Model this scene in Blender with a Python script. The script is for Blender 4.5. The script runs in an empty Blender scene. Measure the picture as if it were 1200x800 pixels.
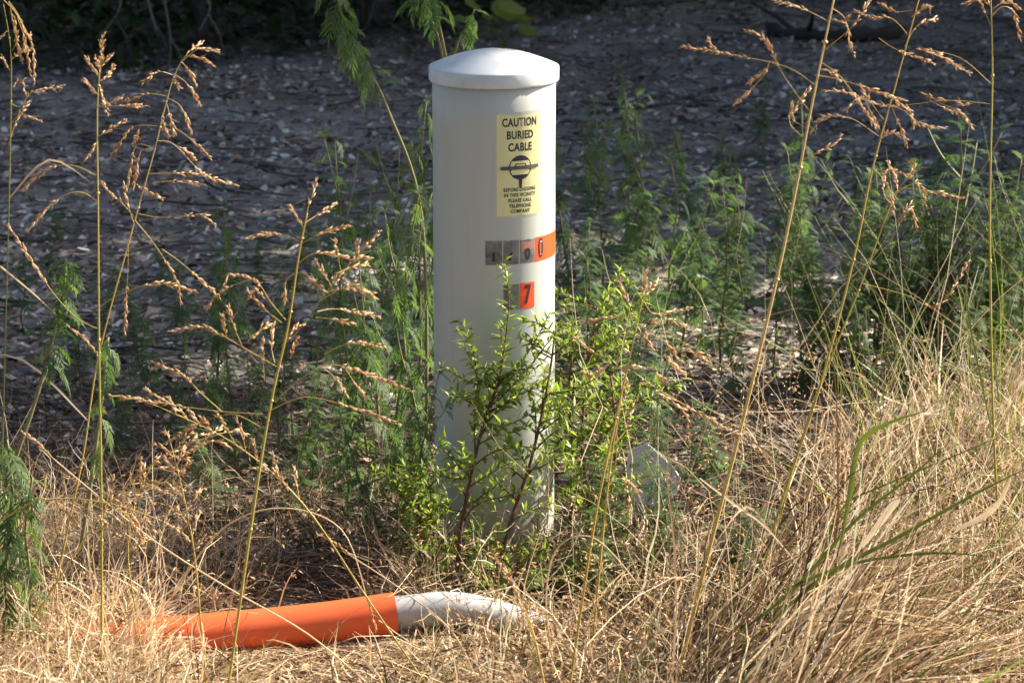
import bpy, bmesh, math, random
import numpy as np
from mathutils import Vector, Matrix, noise
random.seed(7); rng = np.random.default_rng(11)
S = bpy.context.scene
COL = S.collection
R = math.radians

# ------------------------------------------------------------------ camera, sky, sun, exposure
PITCH, CAMH = R(14.6), 1.55
cam_d = bpy.data.cameras.new('camera'); cam = bpy.data.objects.new('camera', cam_d); COL.objects.link(cam)
cam.location = (0, 0, CAMH); cam.rotation_euler = (math.pi/2 - PITCH, 0, 0)
cam_d.sensor_width = 36; cam_d.lens = 90; cam_d.clip_end = 500; cam_d.clip_start = .1
cam_d.dof.use_dof = True; cam_d.dof.focus_distance = 4.45; cam_d.dof.aperture_fstop = 10
S.camera = cam
SUN_EL, SUN_H = R(32), Vector((.906, .423, 0)).normalized()      # horizontal direction towards the sun
world = bpy.data.worlds.new('World'); S.world = world; world.use_nodes = True
nt = world.node_tree; bg = nt.nodes['Background']
sky = nt.nodes.new('ShaderNodeTexSky'); sky.sky_type = 'NISHITA'; sky.sun_disc = False
sky.sun_elevation = SUN_EL; sky.sun_rotation = math.atan2(SUN_H.x, SUN_H.y); sky.air_density = .85; sky.dust_density = 2.8; sky.ozone_density = 1.0
nt.links.new(sky.outputs[0], bg.inputs[0]); bg.inputs[1].default_value = .085
sl = bpy.data.lights.new('sun', 'SUN'); sun = bpy.data.objects.new('sun', sl); COL.objects.link(sun)
sl.energy = 5.0; sl.angle = R(.53); sl.color = (1, .89, .73)
sd = (SUN_H*math.cos(SUN_EL) + Vector((0, 0, math.sin(SUN_EL)))).normalized()
sun.rotation_euler = sd.to_track_quat('Z', 'Y').to_euler()
vs = S.view_settings; vs.view_transform = 'Standard'; vs.look = 'None'; vs.exposure = 1.62; vs.gamma = 1
S.cycles.max_bounces = 8; S.cycles.transparent_max_bounces = 8

# ------------------------------------------------------------------ helpers
def ray(px, py):
    x = (px-600)/3000; y = (400-py)/3000
    return Vector((x, math.cos(PITCH)+y*math.sin(PITCH), -math.sin(PITCH)+y*math.cos(PITCH)))
def P(px, py, Y):
    d = ray(px, py); return Vector((0, 0, CAMH)) + d*(Y/d.y)
def G(px, py, z=0.):
    d = ray(px, py); return Vector((0, 0, CAMH)) + d*((z-CAMH)/d.z)
def hgt(x, y):
    return (noise.noise((x*.9, y*.9, 3.1))*(.030+.035*min(1, max(0, (y-5.5)/2))) + noise.noise((x*3.3, y*3.3, 9.))*.012 + noise.noise((x*11, y*11, 5.))*.0045)*min(1, max(0, (y-1.)/2))

class MB:
    def __init__(s): s.v = []; s.f = []; s.m = []; s.t = []
    def ring(s, p, n, r, axis, tint, ph=0):
        a = axis.normalized(); u = a.orthogonal().normalized(); w = a.cross(u); i0 = len(s.v)
        for k in range(n):
            q = 2*math.pi*k/n+ph
            s.v.append(p + (u*math.cos(q) + w*math.sin(q))*r); s.t.append(tint)
        return i0
    def tube(s, pts, r, n=5, mat=0, tint=.5, cap=True, tint2=None):
        N = len(pts); pr = None; u = None
        if not hasattr(r, '__len__'): r = [r]*N
        elif len(r) == 2 and N != 2: r = [r[0]+(r[1]-r[0])*i/(N-1) for i in range(N)]
        for i in range(N):
            a = (pts[min(i+1, N-1)]-pts[max(i-1, 0)])
            a = a.normalized() if a.length > 1e-9 else Vector((0, 0, 1))
            if u is None: u = a.orthogonal().normalized()
            else:
                u = u - a*u.dot(a); u = u.normalized() if u.length > 1e-6 else a.orthogonal().normalized()
            w = a.cross(u); i0 = len(s.v); tt = tint if tint2 is None else tint+(tint2-tint)*i/(N-1)
            for k in range(n):
                q = 2*math.pi*k/n
                s.v.append(pts[i]+(u*math.cos(q)+w*math.sin(q))*r[i]); s.t.append(tt)
            if pr is not None:
                for k in range(n):
                    s.f.append((pr+k, pr+(k+1) % n, i0+(k+1) % n, i0+k)); s.m.append(mat)
            elif cap: s.f.append(tuple(reversed(range(i0, i0+n)))); s.m.append(mat)
            pr = i0
        if cap: s.f.append(tuple(range(pr, pr+n))); s.m.append(mat)
    def grain(s, b, d, L, W, tint, mat=0):           # a plump little seed: two points and a four-sided belly
        d = d.normalized(); u = d.orthogonal().normalized(); w = d.cross(u); i = len(s.v); c = b+d*L*.42
        s.v += [b, c+u*W, c+w*W, c-u*W, c-w*W, b+d*L]; s.t += [tint-.1]*5+[tint+.15]
        for k in range(4):
            s.f.append((i, i+1+(k+1) % 4, i+1+k)); s.f.append((i+5, i+1+k, i+1+(k+1) % 4)); s.m += [mat, mat]
    def leaf(s, b, d, nrm, L, W, tint, mat=0, droop=.15, fold=.25):   # folded lance-shaped leaf
        d = d.normalized(); sd_ = d.cross(nrm).normalized(); nn = sd_.cross(d); i = len(s.v)
        for t, wv in ((0, .12), (.3, .9), (.62, .85)):
            c = b+d*L*t-nn*L*droop*t*t
            s.v += [c-sd_*W*wv*.5+nn*W*fold*wv*.5, c, c+sd_*W*wv*.5+nn*W*fold*wv*.5]; s.t += [tint]*3
        s.v.append(b+d*L-nn*L*droop); s.t.append(tint+.1)
        for k in (0, 3):
            s.f += [(i+k, i+k+1, i+k+4, i+k+3), (i+k+1, i+k+2, i+k+5, i+k+4)]; s.m += [mat]*2
        s.f += [(i+6, i+7, i+9), (i+7, i+8, i+9)]; s.m += [mat]*2
    def box(s, c, sx, sy, sz, rot=None, mat=0, tint=.5):
        i = len(s.v)
        for a in (-1, 1):
            for b in (-1, 1):
                for e in (-1, 1):
                    q = Vector((a*sx/2, b*sy/2, e*sz/2)); s.v.append(c+(rot@q if rot else q)); s.t.append(tint)
        for q in ((0, 1, 3, 2), (4, 6, 7, 5), (0, 4, 5, 1), (2, 3, 7, 6), (0, 2, 6, 4), (1, 5, 7, 3)): s.f.append(tuple(i+k for k in q)); s.m.append(mat)
    def mesh(s, name, mats, smooth=True):
        me = bpy.data.meshes.new(name); me.from_pydata([tuple(p) for p in s.v], [], s.f)
        for m in (mats if isinstance(mats, (list, tuple)) else [mats]): me.materials.append(m)
        me.polygons.foreach_set('material_index', s.m); me.polygons.foreach_set('use_smooth', [smooth]*len(s.f))
        a = me.attributes.new('tint', 'FLOAT', 'POINT'); a.data.foreach_set('value', s.t)
        me.update(); return me
    def build(s, name, mats, parent=None, smooth=True):
        return link(name, s.mesh(name, mats, smooth), parent)
def link(name, me, parent=None):
    o = bpy.data.objects.new(name, me); COL.objects.link(o)
    if parent: o.parent = parent
    return o
def tag(o, label=None, cat=None, group=None, kind=None):
    if label: o['label'] = label
    if cat: o['category'] = cat
    if group: o['group'] = group
    if kind: o['kind'] = kind
    return o
def thing(name, loc, label, cat, group=None):
    o = bpy.data.objects.new(name, None); COL.objects.link(o); o.location = loc; o.empty_display_size = .05
    return tag(o, label, cat, group)
def smooth(pts, n=5):
    out = []; N = len(pts)
    for i in range(N-1):
        p0, p1, p2, p3 = pts[max(i-1, 0)], pts[i], pts[i+1], pts[min(i+2, N-1)]
        for k in range(n):
            t = k/n
            out.append(.5*((2*p1)+(p2-p0)*t+(2*p0-5*p1+4*p2-p3)*t*t+(3*p1-p0-3*p2+p3)*t**3))
    out.append(pts[-1].copy()); return out
def rebase(pts, o): return [p-o for p in pts]
def rv(): 
    while 1:
        q = Vector((random.uniform(-1, 1), random.uniform(-1, 1), random.uniform(-1, 1)))
        if .01 < q.length < 1: return q.normalized()

# ------------------------------------------------------------------ materials
def new_mat(name):
    m = bpy.data.materials.new(name); m.use_nodes = True; return m, m.node_tree, m.node_tree.nodes['Principled BSDF']
def ramp(nt, stops):
    r = nt.nodes.new('ShaderNodeValToRGB'); e = r.color_ramp.elements
    while len(e) < len(stops): e.new(.5)
    for k, (p, c) in enumerate(stops): e[k].position = p; e[k].color = (*c, 1)
    return r
def nz(nt, scale, detail=4, rough=.55, coord='Object', sc=None):
    t = nt.nodes.new('ShaderNodeTexCoord'); n = nt.nodes.new('ShaderNodeTexNoise')
    n.inputs['Scale'].default_value = scale; n.inputs['Detail'].default_value = detail; n.inputs['Roughness'].default_value = rough
    if sc:
        mp = nt.nodes.new('ShaderNodeMapping'); mp.inputs['Scale'].default_value = sc
        nt.links.new(t.outputs[coord], mp.inputs[0]); nt.links.new(mp.outputs[0], n.inputs[0])
    else: nt.links.new(t.outputs[coord], n.inputs[0])
    return n
def plant(name, stops, transl=.35, rough=.55, spec=.3, tcol=None, var=.25, vscale=60):
    m, nt, b = new_mat(name); L = nt.links
    at = nt.nodes.new('ShaderNodeAttribute'); at.attribute_name = 'tint'
    oi = nt.nodes.new('ShaderNodeObjectInfo'); n = nz(nt, vscale, 3)
    a1 = nt.nodes.new('ShaderNodeMath'); a1.operation = 'MULTIPLY_ADD'; a1.inputs[1].default_value = var; L.new(oi.outputs['Random'], a1.inputs[0]); L.new(at.outputs['Fac'], a1.inputs[2])
    a2 = nt.nodes.new('ShaderNodeMath'); a2.operation = 'MULTIPLY_ADD'; a2.inputs[1].default_value = .35; L.new(n.outputs[0], a2.inputs[0]); L.new(a1.outputs[0], a2.inputs[2])
    a3 = nt.nodes.new('ShaderNodeMath'); a3.operation = 'SUBTRACT'; a3.inputs[1].default_value = .175+var/2; L.new(a2.outputs[0], a3.inputs[0])
    r = ramp(nt, stops); L.new(a3.outputs[0], r.inputs[0]); L.new(r.outputs[0], b.inputs['Base Color'])
    b.inputs['Roughness'].default_value = rough; b.inputs['Specular IOR Level'].default_value = spec
    if transl:
        tr = nt.nodes.new('ShaderNodeBsdfTranslucent'); mx = nt.nodes.new('ShaderNodeMixShader'); mx.inputs[0].default_value = transl
        if tcol:
            mm = nt.nodes.new('ShaderNodeMixRGB'); mm.blend_type = 'MULTIPLY'; mm.inputs[0].default_value = 1; mm.inputs[2].default_value = (*tcol, 1)
            L.new(r.outputs[0], mm.inputs[1]); L.new(mm.outputs[0], tr.inputs[0])
        else: L.new(r.outputs[0], tr.inputs[0])
        L.new(b.outputs[0], mx.inputs[1]); L.new(tr.outputs[0], mx.inputs[2]); L.new(mx.outputs[0], nt.nodes['Material Output'].inputs[0])
    return m
STRAW = [(0, (.08, .042, .024)), (.25, (.27, .165, .095)), (.5, (.53, .375, .215)), (.75, (.70, .55, .35)), (1, (.84, .75, .57))]
M_straw = plant('dry_straw', STRAW, .38, .5, .35, var=0)
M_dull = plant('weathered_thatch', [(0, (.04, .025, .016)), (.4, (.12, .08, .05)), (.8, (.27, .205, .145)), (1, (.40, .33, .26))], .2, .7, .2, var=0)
M_seed = plant('seed_husk', [(0, (.30, .15, .07)), (.4, (.62, .41, .23)), (.75, (.79, .61, .40)), (1, (.88, .77, .60))], .45, .5, .3, var=.2, vscale=150)
M_culm = plant('grass_culm', [(0, (.20, .22, .05)), (.45, (.42, .36, .08)), (.75, (.56, .38, .09)), (1, (.60, .44, .18))], .1, .4, .4, var=.3, vscale=14)
M_rag = plant('weed_leaf', [(0, (.04, .07, .032)), (.45, (.09, .155, .068)), (1, (.24, .33, .12))], .5, .6, .25, (1.1, 1.25, .5), .4)
M_ragstem = plant('weed_stem', [(0, (.10, .06, .04)), (.5, (.17, .15, .07)), (1, (.26, .27, .14))], 0, .6, .2, var=.4, vscale=20)
M_bush = plant('bush_leaf', [(0, (.09, .14, .03)), (.5, (.22, .31, .065)), (1, (.42, .48, .14))], .52, .45, .4, (1.1, 1.2, .5), .2)
M_woody = plant('reddish_twig', [(0, (.05, .022, .014)), (.5, (.11, .05, .03)), (1, (.20, .12, .08))], 0, .65, .2, var=.2, vscale=40)
M_green = plant('green_blade', [(0, (.06, .08, .02)), (.5, (.13, .16, .04)), (1, (.24, .31, .08))], .4, .4, .4, (1.1, 1.2, .5), 0, vscale=25)
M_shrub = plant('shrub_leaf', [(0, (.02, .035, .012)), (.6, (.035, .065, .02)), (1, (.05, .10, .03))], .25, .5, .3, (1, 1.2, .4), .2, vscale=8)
M_bark = plant('grey_bark', [(0, (.035, .03, .027)), (.5, (.10, .09, .08)), (1, (.23, .21, .19))], 0, .85, .15, var=.3, vscale=30)
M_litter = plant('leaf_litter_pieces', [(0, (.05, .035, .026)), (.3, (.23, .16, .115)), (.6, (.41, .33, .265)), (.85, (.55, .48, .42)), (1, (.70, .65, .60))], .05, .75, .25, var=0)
M_stone = plant('white_stone', [(0, (.35, .34, .33)), (1, (.72, .71, .69))], 0, .7, .2, var=.4, vscale=30)
M_dry = plant('orange_dead_leaf', [(0, (.22, .08, .02)), (.5, (.45, .18, .05)), (1, (.6, .33, .12))], .4, .6, .2, var=.3)

def plastic(name, col, rough=.42, dirt=.12, dscale=9, dcol=(.22, .2, .15), spec=.4, bump=.0004, stretch=(1, 1, .35), base_dirt=0):
    m, nt, b = new_mat(name); L = nt.links
    n = nz(nt, dscale, 8, .65, sc=stretch); r = ramp(nt, [(.42, (0, 0, 0)), (.75, (1, 1, 1))]); L.new(n.outputs[0], r.inputs[0])
    mu = nt.nodes.new('ShaderNodeMath'); mu.operation = 'MULTIPLY'; mu.inputs[1].default_value = dirt; L.new(r.outputs[0], mu.inputs[0])
    fac = mu.outputs[0]
    if base_dirt:                       # rain streaks and scuffs
        for sc_, cs, lo, amt in ((46, (1, 1, .045), .56, .30), (38, (1, 1, .8), .70, .6)):
            ns = nz(nt, sc_, 5, .6, sc=cs); rs = ramp(nt, [(lo, (0, 0, 0)), (lo+.14, (1, 1, 1))]); L.new(ns.outputs[0], rs.inputs[0])
            ma = nt.nodes.new('ShaderNodeMath'); ma.operation = 'MULTIPLY_ADD'; ma.inputs[1].default_value = amt; L.new(rs.outputs[0], ma.inputs[0]); L.new(fac, ma.inputs[2]); ma.use_clamp = True; fac = ma.outputs[0]
    if base_dirt:                       # splashed soil low on the tube
        tc = nt.nodes.new('ShaderNodeTexCoord'); sx = nt.nodes.new('ShaderNodeSeparateXYZ'); L.new(tc.outputs['Object'], sx.inputs[0])
        mr = nt.nodes.new('ShaderNodeMapRange'); mr.inputs[1].default_value = .22; mr.inputs[2].default_value = .0; L.new(sx.outputs[2], mr.inputs[0])
        n3 = nz(nt, 26, 8, .7); m3 = nt.nodes.new('ShaderNodeMath'); m3.operation = 'MULTIPLY'; L.new(mr.outputs[0], m3.inputs[0]); L.new(n3.outputs[0], m3.inputs[1])
        m4 = nt.nodes.new('ShaderNodeMath'); m4.operation = 'MULTIPLY_ADD'; m4.inputs[1].default_value = base_dirt; L.new(m3.outputs[0], m4.inputs[0]); L.new(fac, m4.inputs[2]); m4.use_clamp = True; fac = m4.outputs[0]
    mx = nt.nodes.new('ShaderNodeMixRGB'); mx.inputs[1].default_value = (*col, 1); mx.inputs[2].default_value = (*dcol, 1); L.new(fac, mx.inputs[0]); L.new(mx.outputs[0], b.inputs['Base Color'])
    b.inputs['Roughness'].default_value = rough; b.inputs['Specular IOR Level'].default_value = spec
    if bump:
        n2 = nz(nt, 60, 4); bp = nt.nodes.new('ShaderNodeBump'); bp.inputs['Strength'].default_value = .25; bp.inputs['Distance'].default_value = bump
        L.new(n2.outputs[0], bp.inputs['Height']); L.new(bp.outputs[0], b.inputs['Normal'])
    return m
M_post = plastic('offwhite_post_plastic', (.43, .465, .44), .45, .34, 7, (.36, .35, .29), base_dirt=1.1)
M_cap = plastic('pale_cap_plastic', (.55, .60, .62), .5, .7, 22, (.40, .40, .36), stretch=(1, 1, 1))
M_label = plastic('yellow_label', (.66, .64, .32), .4, .45, 22, (.46, .47, .34), bump=0)
M_film = plastic('clear_label_edge', (.50, .52, .46), .25, .3, 30, (.34, .36, .32), bump=0)
M_ink = plastic('black_ink', (.018, .02, .035), .5, .1, 60, (.1, .1, .1), bump=0)
M_ink2 = plastic('worn_bar_ink', (.06, .065, .08), .5, .5, 200, (.2, .2, .2), bump=0, stretch=(1, 1, 1))
M_orange = plastic('orange_reflective_sticker', (.80, .085, .015), .4, .5, 70, (.50, .11, .05), bump=0)
M_worn = plastic('worn_grey_sticker', (.20, .205, .20), .38, 1., 60, (.05, .045, .045), bump=0, stretch=(1, 1, 1))
M_pink = plastic('faded_orange_film', (.42, .16, .10), .5, .8, 90, (.3, .27, .25), bump=0, stretch=(1, 1, 1))
M_pipe = plastic('orange_pipe_plastic', (.80, .125, .03), .5, .6, 14, (.46, .15, .075), stretch=(.5, 1, 1), bump=.0008)
M_pvc = plastic('white_pvc', (.43, .44, .45), .5, .9, 22, (.28, .24, .19), stretch=(1, 1, 1))
M_conc = plastic('pale_grey_concrete', (.46, .47, .50), .8, .7, 24, (.30, .30, .30), bump=.002, stretch=(1, 1, 1))

def ground_mat():
    m, nt, b = new_mat('litter_soil'); L = nt.links
    n1 = nz(nt, 55, 8, .75); n2 = nz(nt, 3, 5); vo = nt.nodes.new('ShaderNodeTexVoronoi'); vo.inputs['Scale'].default_value = 75
    tc = nt.nodes.new('ShaderNodeTexCoord'); L.new(tc.outputs['Object'], vo.inputs[0])
    r1 = ramp(nt, [(.3, (.055, .042, .034)), (.5, (.20, .155, .125)), (.68, (.34, .285, .24)), (.85, (.48, .43, .38))]); L.new(n1.outputs[0], r1.inputs[0])
    r2 = ramp(nt, [(.35, (.19, .15, .12)), (.65, (.46, .425, .39))]); L.new(n2.outputs[0], r2.inputs[0])
    mx = nt.nodes.new('ShaderNodeMixRGB'); mx.inputs[0].default_value = .5; L.new(r1.outputs[0], mx.inputs[1]); L.new(r2.outputs[0], mx.inputs[2])
    hs = nt.nodes.new('ShaderNodeMixRGB'); hs.blend_type = 'OVERLAY'; hs.inputs[0].default_value = .3; L.new(mx.outputs[0], hs.inputs[1]); L.new(vo.outputs['Color'], hs.inputs[2])
    bw = nt.nodes.new('ShaderNodeHueSaturation'); bw.inputs['Saturation'].default_value = .7; L.new(hs.outputs[0], bw.inputs['Color']); L.new(bw.outputs[0], b.inputs['Base Color'])
    bp = nt.nodes.new('ShaderNodeBump'); bp.inputs['Strength'].default_value = .9; bp.inputs['Distance'].default_value = .012; L.new(n1.outputs[0], bp.inputs['Height']); L.new(bp.outputs[0], b.inputs['Normal'])
    b.inputs['Roughness'].default_value = .9; b.inputs['Specular IOR Level'].default_value = .15
    return m

# ------------------------------------------------------------------ ground: one sheet, fine where the camera looks
def axis(lo, hi, step, far):
    mid = list(np.arange(lo, hi, step)); out = []; d = step
    a = lo
    while a > -far: d *= 1.35; a -= d; out.append(a)
    out.reverse(); b = mid[-1]; d = step; tail = []
    while b < far: d *= 1.35; b += d; tail.append(b)
    return out+mid+tail
xs, ys = axis(-3, 3, .045, 90), axis(2.6, 13, .045, 90)
gv = [(x, y, hgt(x, y)) for y in ys for x in xs]; nx = len(xs)
gf = [(j*nx+i, j*nx+i+1, (j+1)*nx+i+1, (j+1)*nx+i) for j in range(len(ys)-1) for i in range(nx-1)]
me = bpy.data.meshes.new('ground'); me.from_pydata(gv, [], gf); me.materials.append(ground_mat()); me.polygons.foreach_set('use_smooth', [True]*len(gf))
tag(link('ground', me), 'leaf littered bare soil stretching from the dry grass to the dark thicket', kind='structure')

# ------------------------------------------------------------------ trees along the right and behind (they throw the shade over the strip)
def crown_mesh(n, seed, leafsize, lobes=16, mat=M_shrub, fill=1.):
    rg = random.Random(seed); mb = MB(); cl = []
    for k in range(lobes):
        q = rv(); r = rg.uniform(.35, .78); cl.append((Vector((q.x*r, q.y*r, q.z*r)), rg.uniform(.25, .42)))
    for k in range(n):
        c, rr = cl[rg.randrange(lobes)]
        q = rv(); p = c+q*rr*rg.uniform(.35, 1)**.5
        d = (rv()+Vector((0, 0, -.3))).normalized(); nn = (rv()+Vector((0, 0, .6))).normalized()
        if abs(d.dot(nn)) > .9: continue
        L = leafsize*rg.uniform(.6, 1.3); s = d.cross(nn).normalized()*L*.32; i = len(mb.v)
        mb.v += [p, p+d*L*.45+s, p+d*L, p+d*L*.45-s]; t = rg.uniform(.1, .9); mb.t += [t]*4; mb.f.append((i, i+1, i+2, i+3)); mb.m.append(0)
    return mb.mesh('crown', mat, False)
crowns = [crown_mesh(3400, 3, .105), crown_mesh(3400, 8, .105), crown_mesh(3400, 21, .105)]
def trunk_mesh(h, r, seed, nl=6):
    rg = random.Random(seed); mb = MB()
    pts = smooth([Vector((rg.uniform(-.1, .1)*k, rg.uniform(-.1, .1)*k, h*k/4)) for k in range(5)], 3); mb.tube(pts, [r*1.25, r*.4], 9, tint=.4)
    for k in range(nl):
        b = pts[rg.randrange(len(pts)//2, len(pts))]; a = rg.uniform(0, 6.28); l = h*rg.uniform(.25, .45)
        d = Vector((math.cos(a), math.sin(a), rg.uniform(.3, 1)))
        mb.tube(smooth([b, b+d*l*.5, b+d*l+Vector((0, 0, .15*l))], 3), [r*.4, r*.1], 6, tint=.4)
    return mb.mesh('trunk', M_bark)
def tree(s, p, zc, rx, rz, k, label, xy=None, tr=True):
    T = Vector((-SUN_H.y, SUN_H.x, 0)); loc = SUN_H*(s-.67)+T*(p+.50) if xy is None else Vector((*xy, 0))
    o = thing('tree' if tr else 'shrub', (loc.x, loc.y, -.02), label, 'tree' if tr else 'shrub')
    if tr: link('trunk', trunk_mesh(zc*1.05, .07+.012*zc, k+40), o)
    c = link('crown', crowns[k % 3], o); c.location = (0, 0, zc); c.scale = (rx, rx, rz); c.rotation_euler = (0, 0, k*1.7)
    return o
TREES = [(8.2, 6.0, 6.6, 2.7, 2.5), (8.4, 5.9, 1.45, 1.85, 1.75), (8.9, 5.55, 1.55, 1.05, 1.5), (10.1, 7.4, 2.4, 2.1, 2.3), (9.6, 6.9, 4.6, 2.2, 2.4), (11.5, 9.4, 2.3, 2.2, 2.4), (12.6, 9.2, 5.2, 2.4, 2.6), (13.8, 11.6, 2.4, 2.4, 2.6), (14.5, 11.4, 5.4, 2.6, 2.6), (10.6, 8.4, 3.6, 2.0, 2.6), (12.0, 7.2, 4.4, 2.2, 3.0)]
for k, (s, p, zc, rx, rz) in enumerate(TREES):
    tr_ = tree(s, p, zc, rx, rz, k, ['tall leafy tree overhanging the strip nearest the post on the right', 'dense shrub under the overhanging tree right of the strip', 'smaller dense shrub touching the one under the overhanging tree', 'bushy shrub in the tree line right of the litter strip', 'round crowned tree second along the right tree line', 'bushy shrub midway along the tree line on the right', 'tall tree midway along the tree line on the right', 'dense shrub at the far right corner of the thicket', 'tall tree at the far right corner of the thicket', 'slim tree between the midway shrub and the near one', 'tall tree set back behind the right tree line'][k], tr=zc > 3)
    if k == 0:                                                   # low bough of the nearest tree
        T = Vector((-SUN_H.y, SUN_H.x, 0))
        for dp, z_, r_, h_ in ((-2.22, 4.71, .44, .30), (-2.26, 4.64, .42, .26), (-2.18, 4.80, .42, .28), (-1.95, 4.74, .5, .34), (-1.5, 4.15, .8, .55), (-.9, 4.9, 1., .6), (-.75, 3.55, .95, .62), (-.5, 3.9, .8, .5)): c = link('bough', crowns[1 if dp > -2 else 2], tr_); c.location = T*dp+Vector((0, 0, z_)); c.scale = (r_, r_, h_)
for k, (x, y, zc, rx, rz) in enumerate([(-3.6, 13.2, 2.7, 3.2, 2.2), (-1.0, 13.4, 2.7, 2.8, 2.1), (-2.4, 13.6, 3.6, 3.6, 2.0), (-3.0, 15.0, 4.6, 3.2, 3.4), (1.6, 15.2, 4.2, 2.8, 3.2), (4.6, 16.5, 4.4, 3.0, 3.4)]):
    tree(0, 0, zc, rx, rz, k+1, ['low spreading tree over the dark left corner of the thicket', 'low spreading tree over the thicket behind the post', 'thick crowned tree between the two low spreading ones', 'tall tree deep in the thicket on the left', 'tall tree deep in the thicket behind the post', 'tall tree deep in the thicket on the right'][k], xy=(x, y))

for k, (x, y, zc, rx, rz) in enumerate([(-9.5, 1.5, 4.2, 3.4, 4.4), (-8, -6, 4.6, 3.8, 4.8), (-2.5, -8.5, 4.4, 3.8, 4.6), (3.8, -8, 4.6, 3.8, 4.8), (9.0, -5, 4.2, 3.4, 4.4)]):  # unseen trees, added to block low sky light and darken the post front
    tree(0, 0, zc, rx, rz, k+2, ['broad tree left of the strip beyond the picture', 'broad tree behind the camera on the left', 'broad tree directly behind the camera', 'broad tree behind the camera on the right', 'broad tree at the right behind the camera'][k], xy=(x, y))

# thicket shrubs along the top edge
def shrub(x, y, r, h, n, leaf, k, label):
    o = thing('shrub', (x, y, hgt(x, y)), label, 'shrub', 'dark shrubs of the thicket'); rg = random.Random(k)
    mb = MB()
    for j in range(n):
        a, q = rg.uniform(0, 6.28), math.sqrt(rg.random()); zz = h*rg.random()**.8
        p = Vector((math.cos(a)*q*r*(1-.3*zz/h), math.sin(a)*q*r*(1-.3*zz/h), zz+.02))
        mb.leaf(p, Vector((math.cos(a+rg.uniform(-1, 1)), math.sin(a+rg.uniform(-1, 1)), rg.uniform(-.7, .4))), Vector((rg.uniform(-.4, .4), rg.uniform(-.4, .4), 1)), leaf*rg.uniform(.6, 1.3), leaf*.45, rg.uniform(0, .9))
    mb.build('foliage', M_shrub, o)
    for j in range(7):
        a = rg.uniform(0, 6.28); q = r*rg.uniform(.3, .9); mb2 = MB()
        mb2.tube(smooth([Vector((0, 0, 0)), Vector((math.cos(a)*q*.4, math.sin(a)*q*.4, h*.45)), Vector((math.cos(a)*q, math.sin(a)*q, h*rg.uniform(.6, 1)))], 4), [.012, .003], 5, tint=rg.uniform(.3, .8)); mb2.build('stem', M_bark, o)
SH = [(-3.0, 11.0, .9, 1.4), (-2.1, 10.7, .8, 1.2), (-1.35, 11.0, .7, 1.2), (-.65, 11.2, .65, 1.1), (-.05, 12.0, .6, 1.0), (.6, 12.7, .6, .9), (1.3, 13.0, .7, 1.1), (2.1, 13.2, .7, 1.2), (2.9, 13.1, .8, 1.3), (-2.7, 12.5, .9, 1.5), (-1.8, 12.4, .8, 1.4), (-.9, 12.6, .8, 1.4), (.1, 13.2, .7, 1.2)]
for k, (x, y, r, h) in enumerate(SH):
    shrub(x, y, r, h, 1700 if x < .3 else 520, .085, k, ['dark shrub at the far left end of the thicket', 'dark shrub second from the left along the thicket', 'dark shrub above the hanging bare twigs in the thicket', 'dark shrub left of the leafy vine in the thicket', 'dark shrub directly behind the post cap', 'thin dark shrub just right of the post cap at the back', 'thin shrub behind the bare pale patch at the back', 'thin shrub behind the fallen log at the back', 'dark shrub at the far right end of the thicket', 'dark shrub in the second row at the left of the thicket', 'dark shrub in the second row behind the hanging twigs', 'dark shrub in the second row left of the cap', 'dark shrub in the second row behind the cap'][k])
# broad-leaved vine behind the cap
o = thing('vine', G(590, 52), 'broad leaved green vine in the dark thicket just above the post cap', 'vine'); c0 = o.location.copy()
mb = MB(); mb.tube(rebase(smooth([G(590, 52), P(575, 30, 10.6), P(600, 8, 10.8), P(585, -15, 11)], 4), c0), [.006, .003], 5, tint=.5); mb.build('stem', M_ragstem, o)
def broad_leaf():
    mb = MB(); n = 12; mb.v.append(Vector((0, 0, 0))); mb.t.append(.5)
    for k in range(n):
        a = 2*math.pi*k/n; r = (.55+.45*math.cos(a)**2)*(1 if math.cos(a) > -.5 else .75)
        mb.v.append(Vector((math.cos(a)*r*.6+.3, math.sin(a)*r*.62, -.12*r*r+.05*math.sin(3*a)))); mb.t.append(.6)
    mb.v[0] = Vector((.3, 0, .03))
    for k in range(n): mb.f.append((0, 1+k, 1+(k+1) % n)); mb.m.append(0)
    return mb.mesh('leaf', M_bush)
BL = broad_leaf()
for px, py in ((600, 22), (612, 8), (585, 8), (572, 20), (606, 40), (595, 2), (560, 5), (580, 35), (618, 28), (552, 22)):
    l = link('leaf', BL, o); l.location = P(px, py, 10.6+random.uniform(-.15, .2))-c0; l.scale = [random.uniform(.09, .13)]*3; l.rotation_euler = (random.uniform(-.9, -.1), random.uniform(-.3, .6), random.uniform(-2.5, .2))

# hanging bare twigs, upper left
for pts, lab in (([(188, -20), (197, 25), (200, 60), (197, 85)], 'long pale bare twig hanging from the dark thicket, upper left'), ([(170, -15), (176, 12), (183, 35), (186, 45)], 'short bare twig hanging left of the long pale one'), ([(143, -10), (140, 10), (128, 30), (115, 42)], 'bare twig slanting down leftward in the dark thicket'), ([(238, -10), (246, 8), (240, 25), (232, 38)], 'hooked bare twig hanging right of the long pale one')):
    pp = smooth([P(x, y, 10.3) for x, y in pts], 4); o = thing('bare_twig', pp[0], lab, 'twig', 'bare twigs hanging from the thicket')
    mb = MB(); mb.tube(rebase(pp, pp[0]), [.006, .003], 5, tint=.85); mb.build('stem', M_bark, o)
    mb = MB(); b = pp[len(pp)//2]-pp[0]; mb.tube([b, b+Vector((.04, 0, -.07)), b+Vector((.06, .02, -.16))], [.0035, .002], 4, tint=.85); mb.build('side_twig', M_bark, o)

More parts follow.
